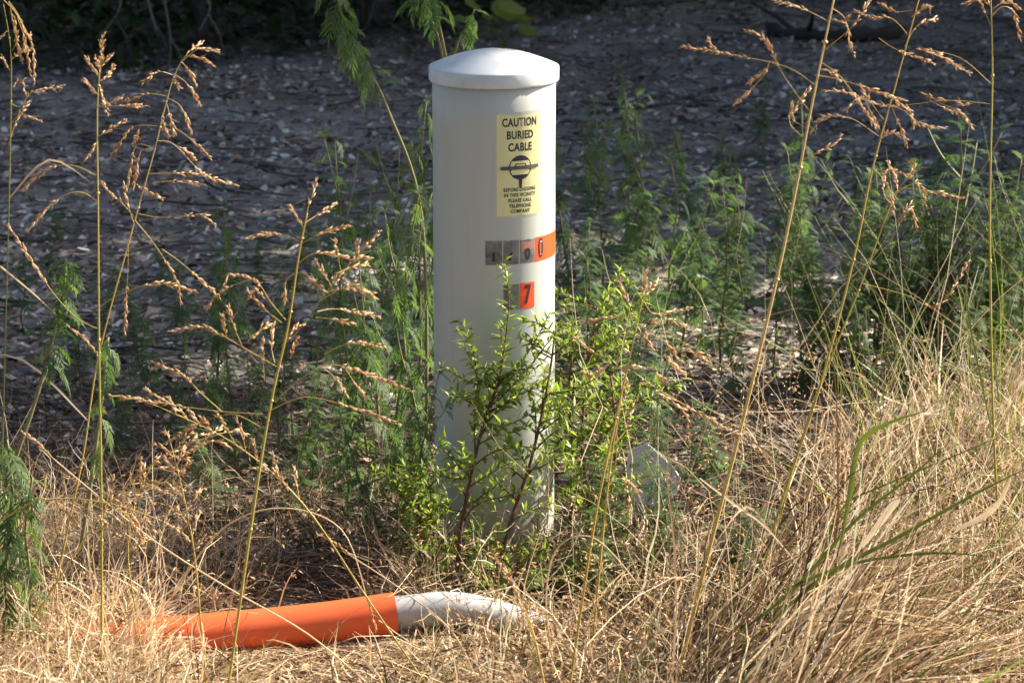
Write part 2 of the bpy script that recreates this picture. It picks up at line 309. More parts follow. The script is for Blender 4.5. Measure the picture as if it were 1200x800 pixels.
# ------------------------------------------------------------------ leaf litter, twigs, stones
def litter(n, y0, y1, size, name, label, seed, xlim=None, tl=(0, 1), mat=M_litter, narrow=.5):
    rg = random.Random(seed); mb = MB()
    for k in range(n):
        y = y0+(y1-y0)*rg.random()**1.35; x = rg.uniform(-1, 1)*(.215*y+.12)
        if xlim and not xlim(x, y): continue
        z = hgt(x, y)+rg.uniform(.001, .012); L = size*rg.uniform(.4, 1.5); W = L*rg.uniform(.15, narrow)
        a = rg.uniform(0, 6.28); u = Vector((math.cos(a), math.sin(a), rg.uniform(-.45, .6))).normalized(); s = Vector((-math.sin(a), math.cos(a), rg.uniform(-.9, .9))).normalized()
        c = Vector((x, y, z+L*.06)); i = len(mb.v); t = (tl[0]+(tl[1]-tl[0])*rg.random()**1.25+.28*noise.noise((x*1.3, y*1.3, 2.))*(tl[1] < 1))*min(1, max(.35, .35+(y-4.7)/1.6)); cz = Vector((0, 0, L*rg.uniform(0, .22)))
        mb.v += [c-u*L*.5, c-u*L*.1+s*W*rg.uniform(.4, .6)+cz, c+u*L*.3+s*W*.45, c+u*L*.5, c+u*L*.2-s*W*.5, c-u*L*.2-s*W*rg.uniform(.4, .6)+cz*.6]; mb.t += [t]*6
        mb.f += [(i, i+1, i+5), (i+1, i+2, i+4, i+5), (i+2, i+3, i+4)]; mb.m += [0]*3
    return tag(mb.build(name, mat, smooth=False), label, kind='stuff')
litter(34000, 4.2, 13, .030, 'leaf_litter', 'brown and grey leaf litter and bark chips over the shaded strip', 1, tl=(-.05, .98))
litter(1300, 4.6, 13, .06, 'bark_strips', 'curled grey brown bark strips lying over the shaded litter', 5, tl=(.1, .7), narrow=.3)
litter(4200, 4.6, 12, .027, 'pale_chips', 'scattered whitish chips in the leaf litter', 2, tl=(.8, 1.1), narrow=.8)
mb = MB()
for k in range(2600):
    y = 4.4+8.4*random.random()**1.3; x = random.uniform(-1, 1)*(.215*y+.1); L = random.uniform(.04, .22); a = random.uniform(-.9, .9)+(math.pi if random.random() < .5 else 0)
    d = Vector((math.cos(a), math.sin(a), 0)); z = hgt(x, y)+.012; c = Vector((x, y, z)); w = Vector((-d.y, d.x, random.uniform(-.1, .5)))*L*random.uniform(-.15, .15)
    mb.tube([c-d*L/2, c+w, c+d*L/2+Vector((0, 0, random.uniform(0, .02)))], [random.uniform(.0012, .0045)]*3, 4, tint=random.uniform(.1, 1), cap=False)
tag(mb.build('twig_litter', M_bark), 'fine dead twigs scattered through the litter', kind='stuff')

def branch(pts, r, label, tint=.5, side=2):
    pp = [G(x, y) for x, y in pts]
    for p in pp: p.z = hgt(p.x, p.y)+r*.7
    if len(pp) == 2: pp.insert(1, (pp[0]+pp[1])/2+Vector((0, .03, r*.6)))
    sp = smooth(pp, 5); 
    for q in sp[1:-1]: q += rv()*r*.35
    o = thing('fallen_branch', sp[0], label, 'branch', 'fallen branches on the litter strip'); mb = MB(); mb.tube(rebase(sp, sp[0]), [r*random.uniform(.7, 1.1) for _ in sp[:-1]]+[r*.4], 7, tint=tint, tint2=tint+.15); mb.build('limb', M_bark, o)
    for k in range(side):
        b = sp[random.randrange(2, len(sp)-2)]-sp[0]; d = Vector((random.uniform(-1, 1), random.uniform(-.5, .5), random.uniform(.1, .4))).normalized()*r*random.uniform(5, 9)
        mb = MB(); mb.tube([b, b+d*.5+rv()*r*.4, b+d], [r*.4, r*.3, r*.15], 5, tint=tint+.1); mb.build('side_twig', M_bark, o)
for a in (([(898, 46), (960, 48), (1000, 47), (1060, 40)], .035, 'thick dark fallen log near the pale bare patch, upper right', .1, 2), ([(724, 16), (770, 10), (830, 2)], .02, 'bluish grey branch lying at the thicket edge right of the cap', .8, 2), ([(284, 226), (320, 222), (372, 213), (408, 216)], .013, 'long grey stick lying left of the post behind the panicle', .6, 2), ([(165, 172), (205, 166), (262, 170)], .014, 'grey root like stick behind the second left grass stalk', .55, 2), ([(190, 196), (260, 192), (330, 200)], .012, 'low grey stick lying below the root like one on the left', .6, 1), ([(652, 150), (668, 148), (690, 153)], .014, 'short pale stick touching the right edge of the post', .95, 0), ([(690, 143), (760, 138), (830, 128)], .009, 'thin dark stick lying across the litter right of the post', .3, 2), ([(843, 130), (862, 134), (884, 137)], .015, 'short pale grey branch piece right of the shaded weeds', .8, 1), ([(828, 99), (870, 95), (905, 93)], .010, 'thin pale stick under the leftmost branch of seeds on the right', .7, 1), ([(520, 40), (540, 48), (570, 36)], .018, 'curved brown branch behind the post cap', .35, 2), ([(330, 62), (380, 46), (430, 55)], .014, 'grey stick in the dark litter between the cap and the twigs', .5, 2), ([(250, 385), (300, 372), (345, 360)], .012, 'dark stick under the shaded weeds left of the panicle', .35, 2), ([(870, 372), (930, 362), (960, 370)], .010, 'stick in the shade left of the green bladed clump', .4, 1)):
    branch(*a)
def stone(px, py, w, label, cat='stone'):
    c = G(px, py); c.z = hgt(c.x, c.y)+.004; bm = bmesh.new(); bmesh.ops.create_icosphere(bm, subdivisions=2, radius=1)
    o_ = Vector((px*.13, py*.17, w*9)); a = random.uniform(0, 3)
    for v in bm.verts: v.co *= 1+.35*noise.noise(v.co*1.3+o_)+.12*noise.noise(v.co*3.7+o_)
    bmesh.ops.transform(bm, matrix=Matrix.Rotation(a, 4, 'Z')@Matrix.Diagonal((w, w*.7, w*.38, 1)), verts=bm.verts)
    me = bpy.data.meshes.new('white_stone'); bm.to_mesh(me); bm.free(); me.materials.append(M_stone); at = me.attributes.new('tint', 'FLOAT', 'POINT'); at.data.foreach_set('value', [random.uniform(.5, .8)]*len(me.vertices))
    o = link('white_stone', me); o.location = c; tag(o, label, cat, 'white stones in the shaded litter')
for a in ((333, 184, .026, 'biggest white stone, upright in the litter left of the post'), (319, 256, .018, 'white stone behind the tip of the blurred grass head'), (293, 142, .015, 'upper of two white pebbles near the left stalk'), (283, 162, .014, 'lower of two white pebbles near the left stalk'), (25, 120, .03, 'pale stone behind the leftmost grass stem'), (96, 98, .018, 'small white stone left of the tall straight stalk'), (12, 484, .013, 'white pebble at the left edge beside the drooping weed'), (26, 482, .012, 'white pebble just right of another at the left edge'), (818, 325, .022, 'white stone right of the blurred seed head'), (826, 350, .013, 'small white stone below the bigger one right of the seed head'), (822, 376, .018, 'lowest white stone right of the blurred seed head'), (855, 318, .017, 'grey white stone behind the pale green weed'), (1180, 28, .03, 'pale stone at the upper right edge'), (480, 300, .018, 'white stone close to the left side of the post'), (446, 375, .016, 'white stone among shaded weeds left of the post'), (345, 172, .016, 'white stone right of the biggest one')):
    stone(*a)
for k in range(60):
    y = random.uniform(0, 1); px = random.choice([random.uniform(0, 480), random.uniform(660, 1000)]); stone(px, 110+390*y, random.uniform(.005, .010), 'tiny white pebble scattered in the shaded leaf litter')
# pale angular concrete piece behind the plants
q = [P(x, y, 4.58+(600-y)/90*.05) for x, y in ((735, 528), (757, 519), (774, 533), (788, 547), (797, 560), (794, 574), (770, 606), (735, 612))]
bm = bmesh.new(); vs_ = [bm.verts.new(p) for p in q]; f = bm.faces.new(vs_); f.normal_update()
if f.normal.y > 0: f.normal_flip()
e = bmesh.ops.extrude_face_region(bm, geom=[f]); bmesh.ops.translate(bm, vec=(.003, .007, -.002), verts=[v for v in e['geom'] if isinstance(v, bmesh.types.BMVert)]); bmesh.ops.recalc_face_normals(bm, faces=bm.faces)
bmesh.ops.bevel(bm, geom=list(bm.edges), offset=.0008, segments=1, affect='EDGES')
me = bpy.data.meshes.new('concrete_slab'); bm.to_mesh(me); bm.free(); me.materials.append(M_conc)
tag(link('concrete_slab', me), 'pale grey angular slab half hidden in weeds right of the post', 'slab')

# ------------------------------------------------------------------ the cable post
PX, PY, PR = -.032, 4.50, .1095
def on_post(px, py):           # angle round the tube (0 = towards the camera, + = right) and height under a pixel
    d = ray(px, py); a = d.x**2+d.y**2; b = -2*(d.x*PX+d.y*PY); c = PX**2+PY**2-PR**2; D = max(0, b*b-4*a*c)
    t = (-b-math.sqrt(D))/(2*a); p = Vector((0, 0, CAMH))+d*t
    return math.atan2(p.x-PX, PY-p.y), p.z
post = thing('cable_marker_post', (PX, PY, 0), 'off white round plastic post with a domed cap, caution label and orange number stickers', 'post')
def lathe(name, prof, mat, n=96):
    mb = MB()
    for r, z in prof:
        for k in range(n): a = 2*math.pi*k/n; mb.v.append(Vector((math.sin(a)*r, -math.cos(a)*r, z))); mb.t.append(.5)
    for j in range(len(prof)-1):
        for k in range(n): mb.f.append((j*n+k, j*n+(k+1) % n, (j+1)*n+(k+1) % n, (j+1)*n+k)); mb.m.append(0)
    return mb.build(name, mat, post)
ZR = P(502, 77, PY).z; ZF = ZR-.0245; CR = .1155
body = lathe('tube', [(PR, -.12), (PR, 0)]+[(PR+.0003*math.sin(k*1.7), ZF*k/12) for k in range(1, 12)]+[(PR, ZF+.012), (PR-.004, ZF+.014)], M_post)
prof = [(PR+.0004, ZF+.010), (PR+.001, ZF+.001), (CR-.0012, ZF), (CR-.0002, ZF+.0012), (CR, ZF+.004), (CR, ZR-.0008), (CR-.0006, ZR)]
DH = .0295
def dome(r): return ZR+DH*(1-(r/CR)**1.8)
prof += [(CR*(1-.012-.988*k/22)+1e-5, dome(CR*(1-.012-.988*k/22))) for k in range(0, 23)]
capo = lathe('cap', prof, M_cap)
mb = MB()      # shallow moulded marks on top of the dome
for r0, a0, a1, ox, oy in ((.034, -.4, 2.4, .03, .03), (.022, -2.6, .3, .03, .03), (.010, 0, 5, .035, .03)):
    pts = []
    for k in range(13):
        a = a0+(a1-a0)*k/12; x = ox+math.cos(a)*r0; y = oy+math.sin(a)*r0; pts.append(Vector((x, y, dome(math.hypot(x, y))+.0002)))
    mb.tube(pts, .0006, 4, cap=False)
for k in range(9):
    x = -.005+.008*k; y = .03+.006*math.sin(k); mb.tube([Vector((x+dx, y+dy, dome(math.hypot(x+dx, y+dy))+.0002)) for dx, dy in ((0, 0), (.004, .006), (.002, .012))], .0005, 4, cap=False)
mb.build('moulded_mark', M_film, capo)

def wrap(bm, th, zc, off):                    # flat (x right, y up) -> bent round the tube
    r = PR+off
    for v in bm.verts:
        a = th+v.co.x/PR; v.co = Vector((math.sin(a)*r, -math.cos(a)*r, zc+v.co.y))
def slices(bm, step=.004):
    xs_ = [v.co.x for v in bm.verts]; x = math.floor(min(xs_)/step)*step+step
    while x < max(xs_)-1e-5:
        bmesh.ops.bisect_plane(bm, geom=bm.verts[:]+bm.edges[:]+bm.faces[:], plane_co=(x, 0, 0), plane_no=(1, 0, 0)); x += step
def finish(bm, name, mat, th, zc, off, parent, thick=0):
    slices(bm); bmesh.ops.triangulate(bm, faces=[f for f in bm.faces if len(f.verts) > 4]); wrap(bm, th, zc, off)
    for f in bm.faces:
        f.normal_update(); c = f.calc_center_median()
        if f.normal.dot(Vector((c.x, c.y, 0))) < 0: f.normal_flip()
    me = bpy.data.meshes.new(name); bm.to_mesh(me); bm.free(); me.materials.append(mat); return link(name, me, parent)
def flat(pts):
    bm = bmesh.new(); bm.faces.new([bm.verts.new((x, y, 0)) for x, y in pts]); return bm
def rect(w, h, cx=0, cy=0): return [(cx-w/2, cy-h/2), (cx+w/2, cy-h/2), (cx+w/2, cy+h/2), (cx-w/2, cy+h/2)]
def text_bm(s, size, bold=.0, sx=1., keep=None, track=1.):
    cu = bpy.data.curves.new('lettering', 'FONT'); cu.body = s; cu.size = size; cu.align_x = 'CENTER'; cu.align_y = 'CENTER'; cu.offset = bold; cu.resolution_u = 4; cu.space_character = track
    ob = bpy.data.objects.new('lettering', cu); COL.objects.link(ob); dg = bpy.context.evaluated_depsgraph_get(); dg.update()
    m = bpy.data.meshes.new_from_object(ob.evaluated_get(dg)); bm = bmesh.new(); bm.from_mesh(m); bpy.data.objects.remove(ob); bpy.data.meshes.remove(m); bpy.data.curves.remove(cu)
    for v in bm.verts: v.co.x *= sx; v.co.z = 0
    if keep is not None: bmesh.ops.bisect_plane(bm, geom=bm.verts[:]+bm.edges[:]+bm.faces[:], plane_co=(0, keep[0], 0), plane_no=(keep[1], 1, 0), clear_outer=True)
    return bm
# caution label
(t0, zt), (t1, _) = on_post(580, 133), on_post(634, 129); _, zb = on_post(580, 256)
tc, zc, LW, LH = (t0+t1)/2, (zt+zb)/2, (t1-t0)*PR, zt-zb
lab = finish(flat([(-LW/2, -LH/2), (LW/2-.001, -LH/2+.001), (LW/2, LH/2-.004), (LW/2-.005, LH/2+.0015), (-LW/2, LH/2)]), 'caution_label', M_film, tc, zc, .0004, post); lab['label'] = 'pale yellow caution sticker with black lettering'
finish(flat([(-LW/2+.003, -LH/2+.003), (-.012, -LH/2+.003), (-.002, -LH/2+.0055), (.008, -LH/2+.0035), (LW/2-.006, -LH/2+.004), (LW/2-.004, LH/2-.005), (-LW/2+.003, LH/2-.003)]), 'printed_face', M_label, tc, zc, .0007, lab)
def line(s, size, y, sx=1, bold=.0003, track=1., x=0): finish(text_bm(s, size, bold, sx, track=track), 'lettering', M_ink, tc, zc, .0010, lab).location = (0, 0, y)
H = LH
for s, yy, size, sx, bd, tk in (('CAUTION', .405, .0200, .70, .0006, 1.08), ('BURIED', .285, .0195, .74, .0006, 1.08), ('CABLE', .170, .0195, .76, .0006, 1.08), ('BEFORE DIGGING', -.232, .0086, .84, .0003, 1.1), ('IN THIS VICINITY', -.284, .0086, .84, .0003, 1.1), ('PLEASE CALL', -.336, .0086, .84, .0003, 1.1), ('TELEPHONE', -.389, .0086, .84, .0003, 1.1), ('COMPANY', -.440, .0086, .84, .0003, 1.1)):
    line(s, size, yy*H, sx, bd, tk)
ey = -.022*H; er = .0215
def em(pts, mat, off): finish(flat(pts), 'emblem', mat, tc, zc, off, lab)
em([(math.cos(a)*er, ey+math.sin(a)*er) for a in [2*math.pi*k/40 for k in range(40)]], M_ink, .0010)
em([(-.0165, ey+.0118), (.0165, ey+.0118), (.0200, ey+.000), (-.0200, ey+.000)], M_label, .0013)
em([(-.0160, ey-.0035), (.0160, ey-.0035), (.0185, ey-.0065), (.0150, ey-.0125), (-.0150, ey-.0125), (-.0185, ey-.0065)], M_label, .0013)
em([(-.0095, ey+.0072), (.0095, ey+.0072), (.0125, ey+.000), (-.0125, ey+.000)], M_ink, .0016)
em([(-.0078, ey+.0055), (.0078, ey+.0055), (.0100, ey+.000), (-.0100, ey+.000)], M_label, .0019)
em([(-.034+.0032*math.cos(a), ey-.0005+.0032*math.sin(a)) for a in [math.pi/2+math.pi*k/6 for k in range(7)]]+[(.034+.0032*math.cos(a), ey+.0005+.0032*math.sin(a)) for a in [-math.pi/2+math.pi*k/6 for k in range(7)]], M_ink2, .0022)
em([(-.0032, ey-.0205), (.0032, ey-.0205), (.0026, ey-.034), (0, ey-.0375), (-.0026, ey-.034)], M_ink, .0012)
# number stickers
def sticker(x0, x1, y0, y1, mat, label, digit=None, keep=None, rough=False, pink=False, th=None):
    a0, z0 = on_post(x0, y1); a1, _ = on_post(x1, y1); _, z1 = on_post(x0, y0)
    if th: a0, a1 = th
    w, h, c, z = (a1-a0)*PR, z1-z0, (a0+a1)/2, (z0+z1)/2; pts = rect(w-.0006, h)
    if rough:
        pts = pts[:2]+[(w/2-.0003-(w-.0006)*k/9, h/2-random.choice([0, 0, .0006, .0016])*(0 < k < 9)) for k in range(10)]
    o = finish(flat(pts), 'number_sticker', mat, c, z, .0004, post); o['label'] = label
    if pink: finish(flat([(-w*.42, -.002), (-w*.1, -.001), (w*.2, .003), (w*.42, .002), (w*.44, h*.42), (w*.1, h*.36), (-w*.4, h*.44)]), 'torn_film', M_pink, c, z, .0006, o)
    if digit: finish(text_bm(digit, .048, .0013, .56, keep), 'numeral', M_ink, c, z, .0009, o)
    return a1, z, h
sticker(568.5, 588.5, 282, 310.5, M_worn, 'worn grey sticker with the foot of a 1', '1', (.001, .1), True)
sticker(589.5, 608, 282, 310.5, M_worn, 'worn grey sticker with the foot of a 7', '7', (.000, -.3), True)
sticker(609, 626, 281, 309, M_worn, 'worn sticker with torn pink film over the foot of a 6', '6', (.005, -.15), True, True)
a1, z_, h_ = sticker(626.4, 639.5, 278.5, 307, M_orange, 'bright orange sticker with a black 0', '0')
wst = 15.5*math.pi/180
sticker(626.4, 639.5, 278.5, 307, M_orange, 'blank bright orange sticker round the right side', th=(a1+.002, a1+wst))
sticker(626.4, 639.5, 278.5, 307, M_orange, 'blank orange sticker at the right edge', th=(a1+wst+.002, a1+2*wst))
sticker(590, 608, 334, 363.5, M_worn, 'worn grey sticker left of the orange 7', None, None, True)
sticker(609, 626, 332, 362, M_orange, 'bright orange sticker with a black 7', '7')

# ------------------------------------------------------------------ pipe lying in the grass
pr = .0365
A, B = G(80, 764, .004), G(463, 719, pr*.95)
pipe = thing('conduit_pipe', (B.x, B.y, 0), 'bright orange pipe with a white end lying in dry grass before the post', 'pipe')
mb = MB(); dirp = (B-A).normalized(); o0 = pipe.location
n = 40; sid = dirp.cross(Vector((0, 0, 1))).normalized(); upv = sid.cross(dirp)
rows = [(A+(B-A)*k/10+Vector((0, 0, .003*math.sin(k*math.pi/5))), pr) for k in range(11)]+[(B, pr), (B, pr-.0025), (B, pr-.0025), (B-dirp*.03, pr-.0028)]
for p, r in rows:
    for k in range(n): a = 2*math.pi*k/n; mb.v.append(p-o0+(sid*math.cos(a)+upv*math.sin(a))*r); mb.t.append(.5)
for j in range(len(rows)-1):
    for k in range(n): mb.f.append((j*n+k, j*n+(k+1) % n, (j+1)*n+(k+1) % n, (j+1)*n+k)); mb.m.append(0)
mb.build('orange_sleeve', M_pipe, pipe)
wp = smooth([B-dirp*.1, B+dirp*.03, B+dirp*.09+Vector((0, 0, -.002)), B+dirp*.15+Vector((0, 0, -.018)), B+dirp*.21+Vector((0, 0, -.045)), B+dirp*.27+Vector((0, 0, -.075))], 6)
mb = MB(); mb.tube(rebase(wp, o0), [pr-.0075]*len(wp), 28); mb.build('white_conduit', M_pvc, pipe)

# ------------------------------------------------------------------ tall seeding grasses, each a thing
def seed_branch(pts, mb, rs=.0006, spike=.6, size=1., t=.55):
    sp = smooth(pts, 6); L = [0]
    for a, b in zip(sp, sp[1:]): L.append(L[-1]+(b-a).length)
    tot = L[-1]; mb.tube(sp, [rs*1.2, rs*.6], 4, mat=0, tint=.75, cap=False)
    d = tot*(1-spike); k = 0
    while d < tot:
        j = min(next(i for i in range(1, len(L)) if L[i] >= d-1e-9), len(sp)-1); q = sp[j-1].lerp(sp[j], (d-L[j-1])/max(1e-9, L[j]-L[j-1])); ax = (sp[j]-sp[j-1]).normalized()
        f = (d-tot*(1-spike))/(tot*spike); sz = size*(.75+.5*math.sin(math.pi*min(1, f*.9+.1)))
        side = ax.orthogonal().normalized(); side = Matrix.Rotation(k*2.4+random.uniform(-.5, .5), 3, ax)@side
        mb.grain(q, ax+side*random.uniform(.12, .5), .0105*sz*random.uniform(.75, 1.25), .0016*sz*random.uniform(.65, 1.2), t+random.uniform(-.25, .35), 1)
        if random.random() < .45: mb.grain(q, ax-side*random.uniform(.1, .7), .009*sz, .0017*sz, t+random.uniform(-.35, .35), 1)
        if random.random() < .35: mb.tube([q, q+(ax*1.2+side*.9+rv()*.3)*.007*sz], [.0003, .0001], 3, mat=1, tint=.9, cap=False)
        d += .0048*size*random.uniform(.7, 1.3); k += 1
def grass(pts, Y, branches, label, r=.0016, Y1=None, tint=.55, size=1., name='seeding_grass', blades=1, group='tall seeding grass stalks'):
    Y1 = Y1 or Y; n_ = len(pts)
    pp = [P(x, y, Y+(Y1-Y)*i/(n_-1)) for i, (x, y) in enumerate(pts)]
    if pp[0].z > .02:                                         # carry the stalk on down to the soil
        d = (pp[0]-pp[1]).normalized(); d.z = min(d.z, -.6); pp.insert(0, pp[0]+d*(pp[0].z/-d.z))
    b = pp[0].copy(); o = thing(name, b, label, 'grass', group); sp = rebase(smooth(pp, 6), b)
    mb = MB(); mb.tube(sp, [r*1.25, r*.45], 6, tint=tint-.1, tint2=tint+.15)
    for k in range(4, len(sp)-3, 7): mb.tube([sp[k], sp[k].lerp(sp[k+1], .12)], [r*1.5, r*1.4], 6, tint=tint+.25)
    mb.build('stalk', M_culm, o)
    for br in branches:
        Yb = Y1 if len(branches) else Y; zo = random.uniform(-.05, .05); m = len(br)
        # depth of the branch root = depth of the stalk there
        root = min(pp, key=lambda q: abs(q.z-P(br[0][0], br[0][1], q.y).z)).y
        mb = MB(); q = [P(x, y, root+zo*i/(m-1)) for i, (x, y) in enumerate(br)]
        Lp = sum(math.dist(a, c) for a, c in zip(br, br[1:])); seed_branch(rebase(q, b), mb, spike=.9 if Lp < 38 else (.62 if Lp < 80 else .5), size=size*(Y1/3.8)); mb.build('seed_branch', [M_culm, M_seed], o)
    for k in range(blades):
        j = random.randrange(2, max(3, len(sp)//2)); mb = MB(); a = random.uniform(0, 6.28); d = Vector((math.cos(a), math.sin(a), .8)); l = random.uniform(.12, .25)
        ribbon(mb, smooth([sp[j], sp[j]+d*l*.5, sp[j]+d*l+Vector((0, 0, -.1))], 4), .004, random.uniform(.3, .9)); mb.build('leaf_blade', M_straw, o)
    return o
def ribbon(mb, sp, w, tint, mat=0, up=Vector((.3, -.8, .5)), taper=True):
    i0 = len(mb.v); N = len(sp)
    for i, p in enumerate(sp):
        a = (sp[min(i+1, N-1)]-sp[max(i-1, 0)]).normalized(); s = a.cross(up).normalized(); nn = s.cross(a); ww = w*(min(1, .5+2*i/N) if taper else 1)*(1-(i/(N-1))**3*.95 if taper else 1)
        mb.v += [p-s*ww/2+nn*ww*.12, p, p+s*ww/2+nn*ww*.12]; mb.t += [tint, tint-.08, tint]
        if i:
            for k in (0, 1): mb.f.append((i0+3*i-3+k, i0+3*i-2+k, i0+3*i+1+k, i0+3*i+k)); mb.m.append(mat)
grass([(119, 800), (119, 600), (116, 400), (115, 250), (114, 130), (119, 62)], 3.75, [[(118, 75), (119, 58), (121, 42)], [(117, 92), (110, 82), (101, 68)], [(118, 85), (115, 76), (111, 66)], [(118, 95), (126, 88), (133, 78)], [(116, 82), (123, 72), (130, 64)], [(116, 112), (108, 104), (99, 93)], [(117, 100), (121, 118), (126, 134)], [(117, 122), (130, 120), (143, 113)], [(116, 125), (145, 124), (172, 124)], [(113, 206), (90, 195), (68, 194), (48, 203), (28, 222)], [(114, 236), (98, 226), (80, 227), (60, 240), (34, 268)], [(115, 160), (124, 155), (145, 142)], [(114, 165), (109, 175), (101, 187)], [(114, 385), (90, 372), (60, 340), (10, 265)], [(113, 363), (140, 345), (185, 332), (228, 341)]], 'tall straight yellow grass stalk, leftmost in sharp view, with short stubby seed spikes', r=.0019, tint=.5)
grass([(74, 645), (98, 530), (116, 415), (157, 262), (180, 180), (202, 95), (220, 62)], 3.95, [[(220, 62), (228, 55), (236, 50)], [(214, 72), (232, 58), (256, 60)], [(218, 66), (232, 68), (249, 76)], [(202, 88), (188, 84), (178, 88), (167, 98)], [(203, 87), (216, 95), (226, 108), (234, 123)], [(203, 89), (206, 97), (211, 104)], [(214, 74), (222, 84), (229, 97)], [(196, 113), (176, 110), (160, 114), (143, 119)], [(196, 115), (210, 123), (218, 138), (224, 156)], [(195, 118), (198, 132), (205, 160)], [(190, 132), (192, 146), (198, 160)], [(184, 148), (165, 147), (152, 152), (130, 184)], [(164, 149), (160, 160), (156, 170)], [(205, 150), (222, 162), (247, 186)], [(185, 165), (205, 170), (240, 205), (279, 217)], [(210, 172), (222, 180), (230, 188)], [(172, 204), (205, 203), (246, 205)], [(178, 215), (205, 212), (237, 216)], [(160, 216), (172, 224), (190, 233)], [(176, 172), (160, 170), (154, 190), (150, 220)], [(178, 175), (166, 176), (160, 196), (157, 222)], [(160, 250), (190, 255), (235, 252), (252, 264)], [(157, 262), (150, 240), (145, 215)], [(158, 255), (140, 235), (130, 228), (118, 212)], [(158, 258), (180, 285), (205, 325), (212, 355)], [(190, 292), (215, 310), (257, 348)], [(150, 280), (150, 310), (146, 390)]], 'arching grass stalk with a wide drooping panicle, second from the left', r=.0015, tint=.75)
grass([(268, 800), (298, 590), (318, 470), (338, 380), (350, 300), (360, 250)], 3.62, [[(358, 258), (362, 240), (371, 213)], [(356, 268), (350, 258), (340, 243)], [(356, 262), (375, 250), (394, 238)], [(352, 284), (335, 276), (312, 274), (290, 279)], [(352, 286), (375, 274), (406, 265)], [(348, 310), (365, 298), (385, 297), (406, 301)], [(345, 320), (335, 330), (334, 355)], [(340, 400), (375, 352), (405, 315), (445, 272)], [(400, 320), (395, 295), (393, 282)], [(420, 300), (419, 292), (419, 285)], [(395, 320), (415, 312), (432, 309)], [(410, 305), (420, 302), (433, 302)], [(388, 335), (378, 318), (370, 306)], [(385, 344), (372, 333), (358, 321)], [(376, 352), (410, 335), (440, 349)], [(382, 342), (410, 338), (438, 345)], [(372, 365), (395, 362), (443, 371)], [(370, 372), (390, 374), (415, 380)], [(380, 415), (410, 402), (450, 406)], [(335, 375), (318, 355), (300, 330), (270, 322), (263, 333)], [(330, 378), (310, 362), (290, 340)], [(298, 326), (280, 332), (262, 340), (242, 361)], [(310, 350), (300, 340), (291, 350)], [(325, 430), (290, 410), (255, 390), (235, 383), (200, 388)], [(285, 408), (275, 385), (268, 360)], [(265, 395), (263, 382), (260, 370)], [(290, 400), (310, 382), (318, 380)], [(322, 425), (318, 405), (321, 380)], [(310, 445), (308, 420), (308, 398)], [(330, 405), (345, 385), (355, 380)], [(340, 420), (345, 405), (350, 395)], [(318, 480), (360, 465), (420, 480), (468, 497)], [(322, 470), (380, 428), (440, 442), (482, 458)], [(378, 430), (395, 445), (406, 462)], [(405, 432), (420, 455), (430, 466)], [(308, 485), (260, 482), (200, 474), (130, 463)], [(200, 474), (180, 462), (170, 455)], [(305, 500), (270, 485), (225, 500), (195, 520)], [(260, 482), (235, 460), (215, 440), (180, 425)]], 'soft blurred grass stalk with a broad many branched seed head left of the post', r=.0022, tint=.6, size=1.12)
grass([(3, 520), (9, 300), (13, 120), (12, 55), (4, 5)], 4.0, [[(10, 2), (25, 25), (30, 60)], [(4, 0), (20, 18), (38, 55), (40, 96)], [(20, 20), (30, 50), (36, 90)], [(12, 10), (18, 40), (26, 72)], [(14, 60), (20, 45), (16, 20)], [(25, 28), (33, 42), (36, 40)], [(8, 36), (3, 42), (-4, 46)], [(12, 72), (24, 60), (38, 58)], [(12, 105), (24, 95), (30, 110)], [(11, 120), (24, 125), (38, 108), (74, 102)], [(10, 150), (24, 135), (48, 142)], [(10, 170), (20, 140), (34, 120)], [(11, 82), (4, 70), (-6, 64)]], 'thin green grass stem with a nodding seed head at the left edge', r=.0013, tint=.2, size=.85)
grass([(800, 770), (832, 640), (866, 510), (905, 350), (930, 235), (952, 120), (978, -5)], 3.7, [[(955, 100), (920, 78), (850, 63), (798, 55)], [(840, 62), (834, 54), (829, 46)], [(948, 130), (918, 88), (897, 48), (872, 35)], [(902, 72), (896, 84), (876, 98)], [(898, 85), (880, 105), (860, 123)], [(955, 88), (990, 95), (1060, 118)], [(960, 72), (985, 90), (1010, 125), (1028, 152)], [(965, 60), (1000, 30), (1022, -5)], [(970, 25), (940, 10), (905, 0)], [(975, 10), (990, 22), (996, 50), (1001, 64)], [(972, 22), (986, 25), (995, 20)], [(945, 150), (930, 140), (928, 120)], [(940, 160), (925, 140), (948, 105)], [(960, 80), (975, 85), (985, 95)], [(936, 190), (975, 170), (985, 160)]], 'thick amber grass stalk leaning right across the picture right of the post', r=.0030, tint=.9, blades=0)
grass([(868, 790), (905, 625), (960, 455), (1000, 305), (1022, 200), (1048, 105), (1078, -5)], 4.0, [[(1030, 160), (1000, 140), (975, 136), (960, 142), (951, 154)], [(1063, 40), (1045, 22), (1020, 20), (1000, 12)], [(1070, 12), (1050, 14), (1030, 4)], [(1068, 20), (1085, 8), (1090, 12)], [(1040, 122), (1060, 130), (1078, 145), (1107, 150)], [(1042, 118), (1055, 150), (1063, 172)], [(1045, 112), (1055, 122), (1068, 130)], [(1020, 215), (1040, 200), (1063, 205)], [(1022, 195), (1040, 218), (1047, 250)], [(1035, 140), (1015, 112), (1008, 100)], [(1010, 108), (1020, 130), (1030, 150)], [(1060, 55), (1075, 30), (1098, 22)], [(1030, 165), (1045, 155), (1062, 162)]], 'green yellow grass stalk just right of the amber one, leaning the same way', r=.0020, tint=.45)
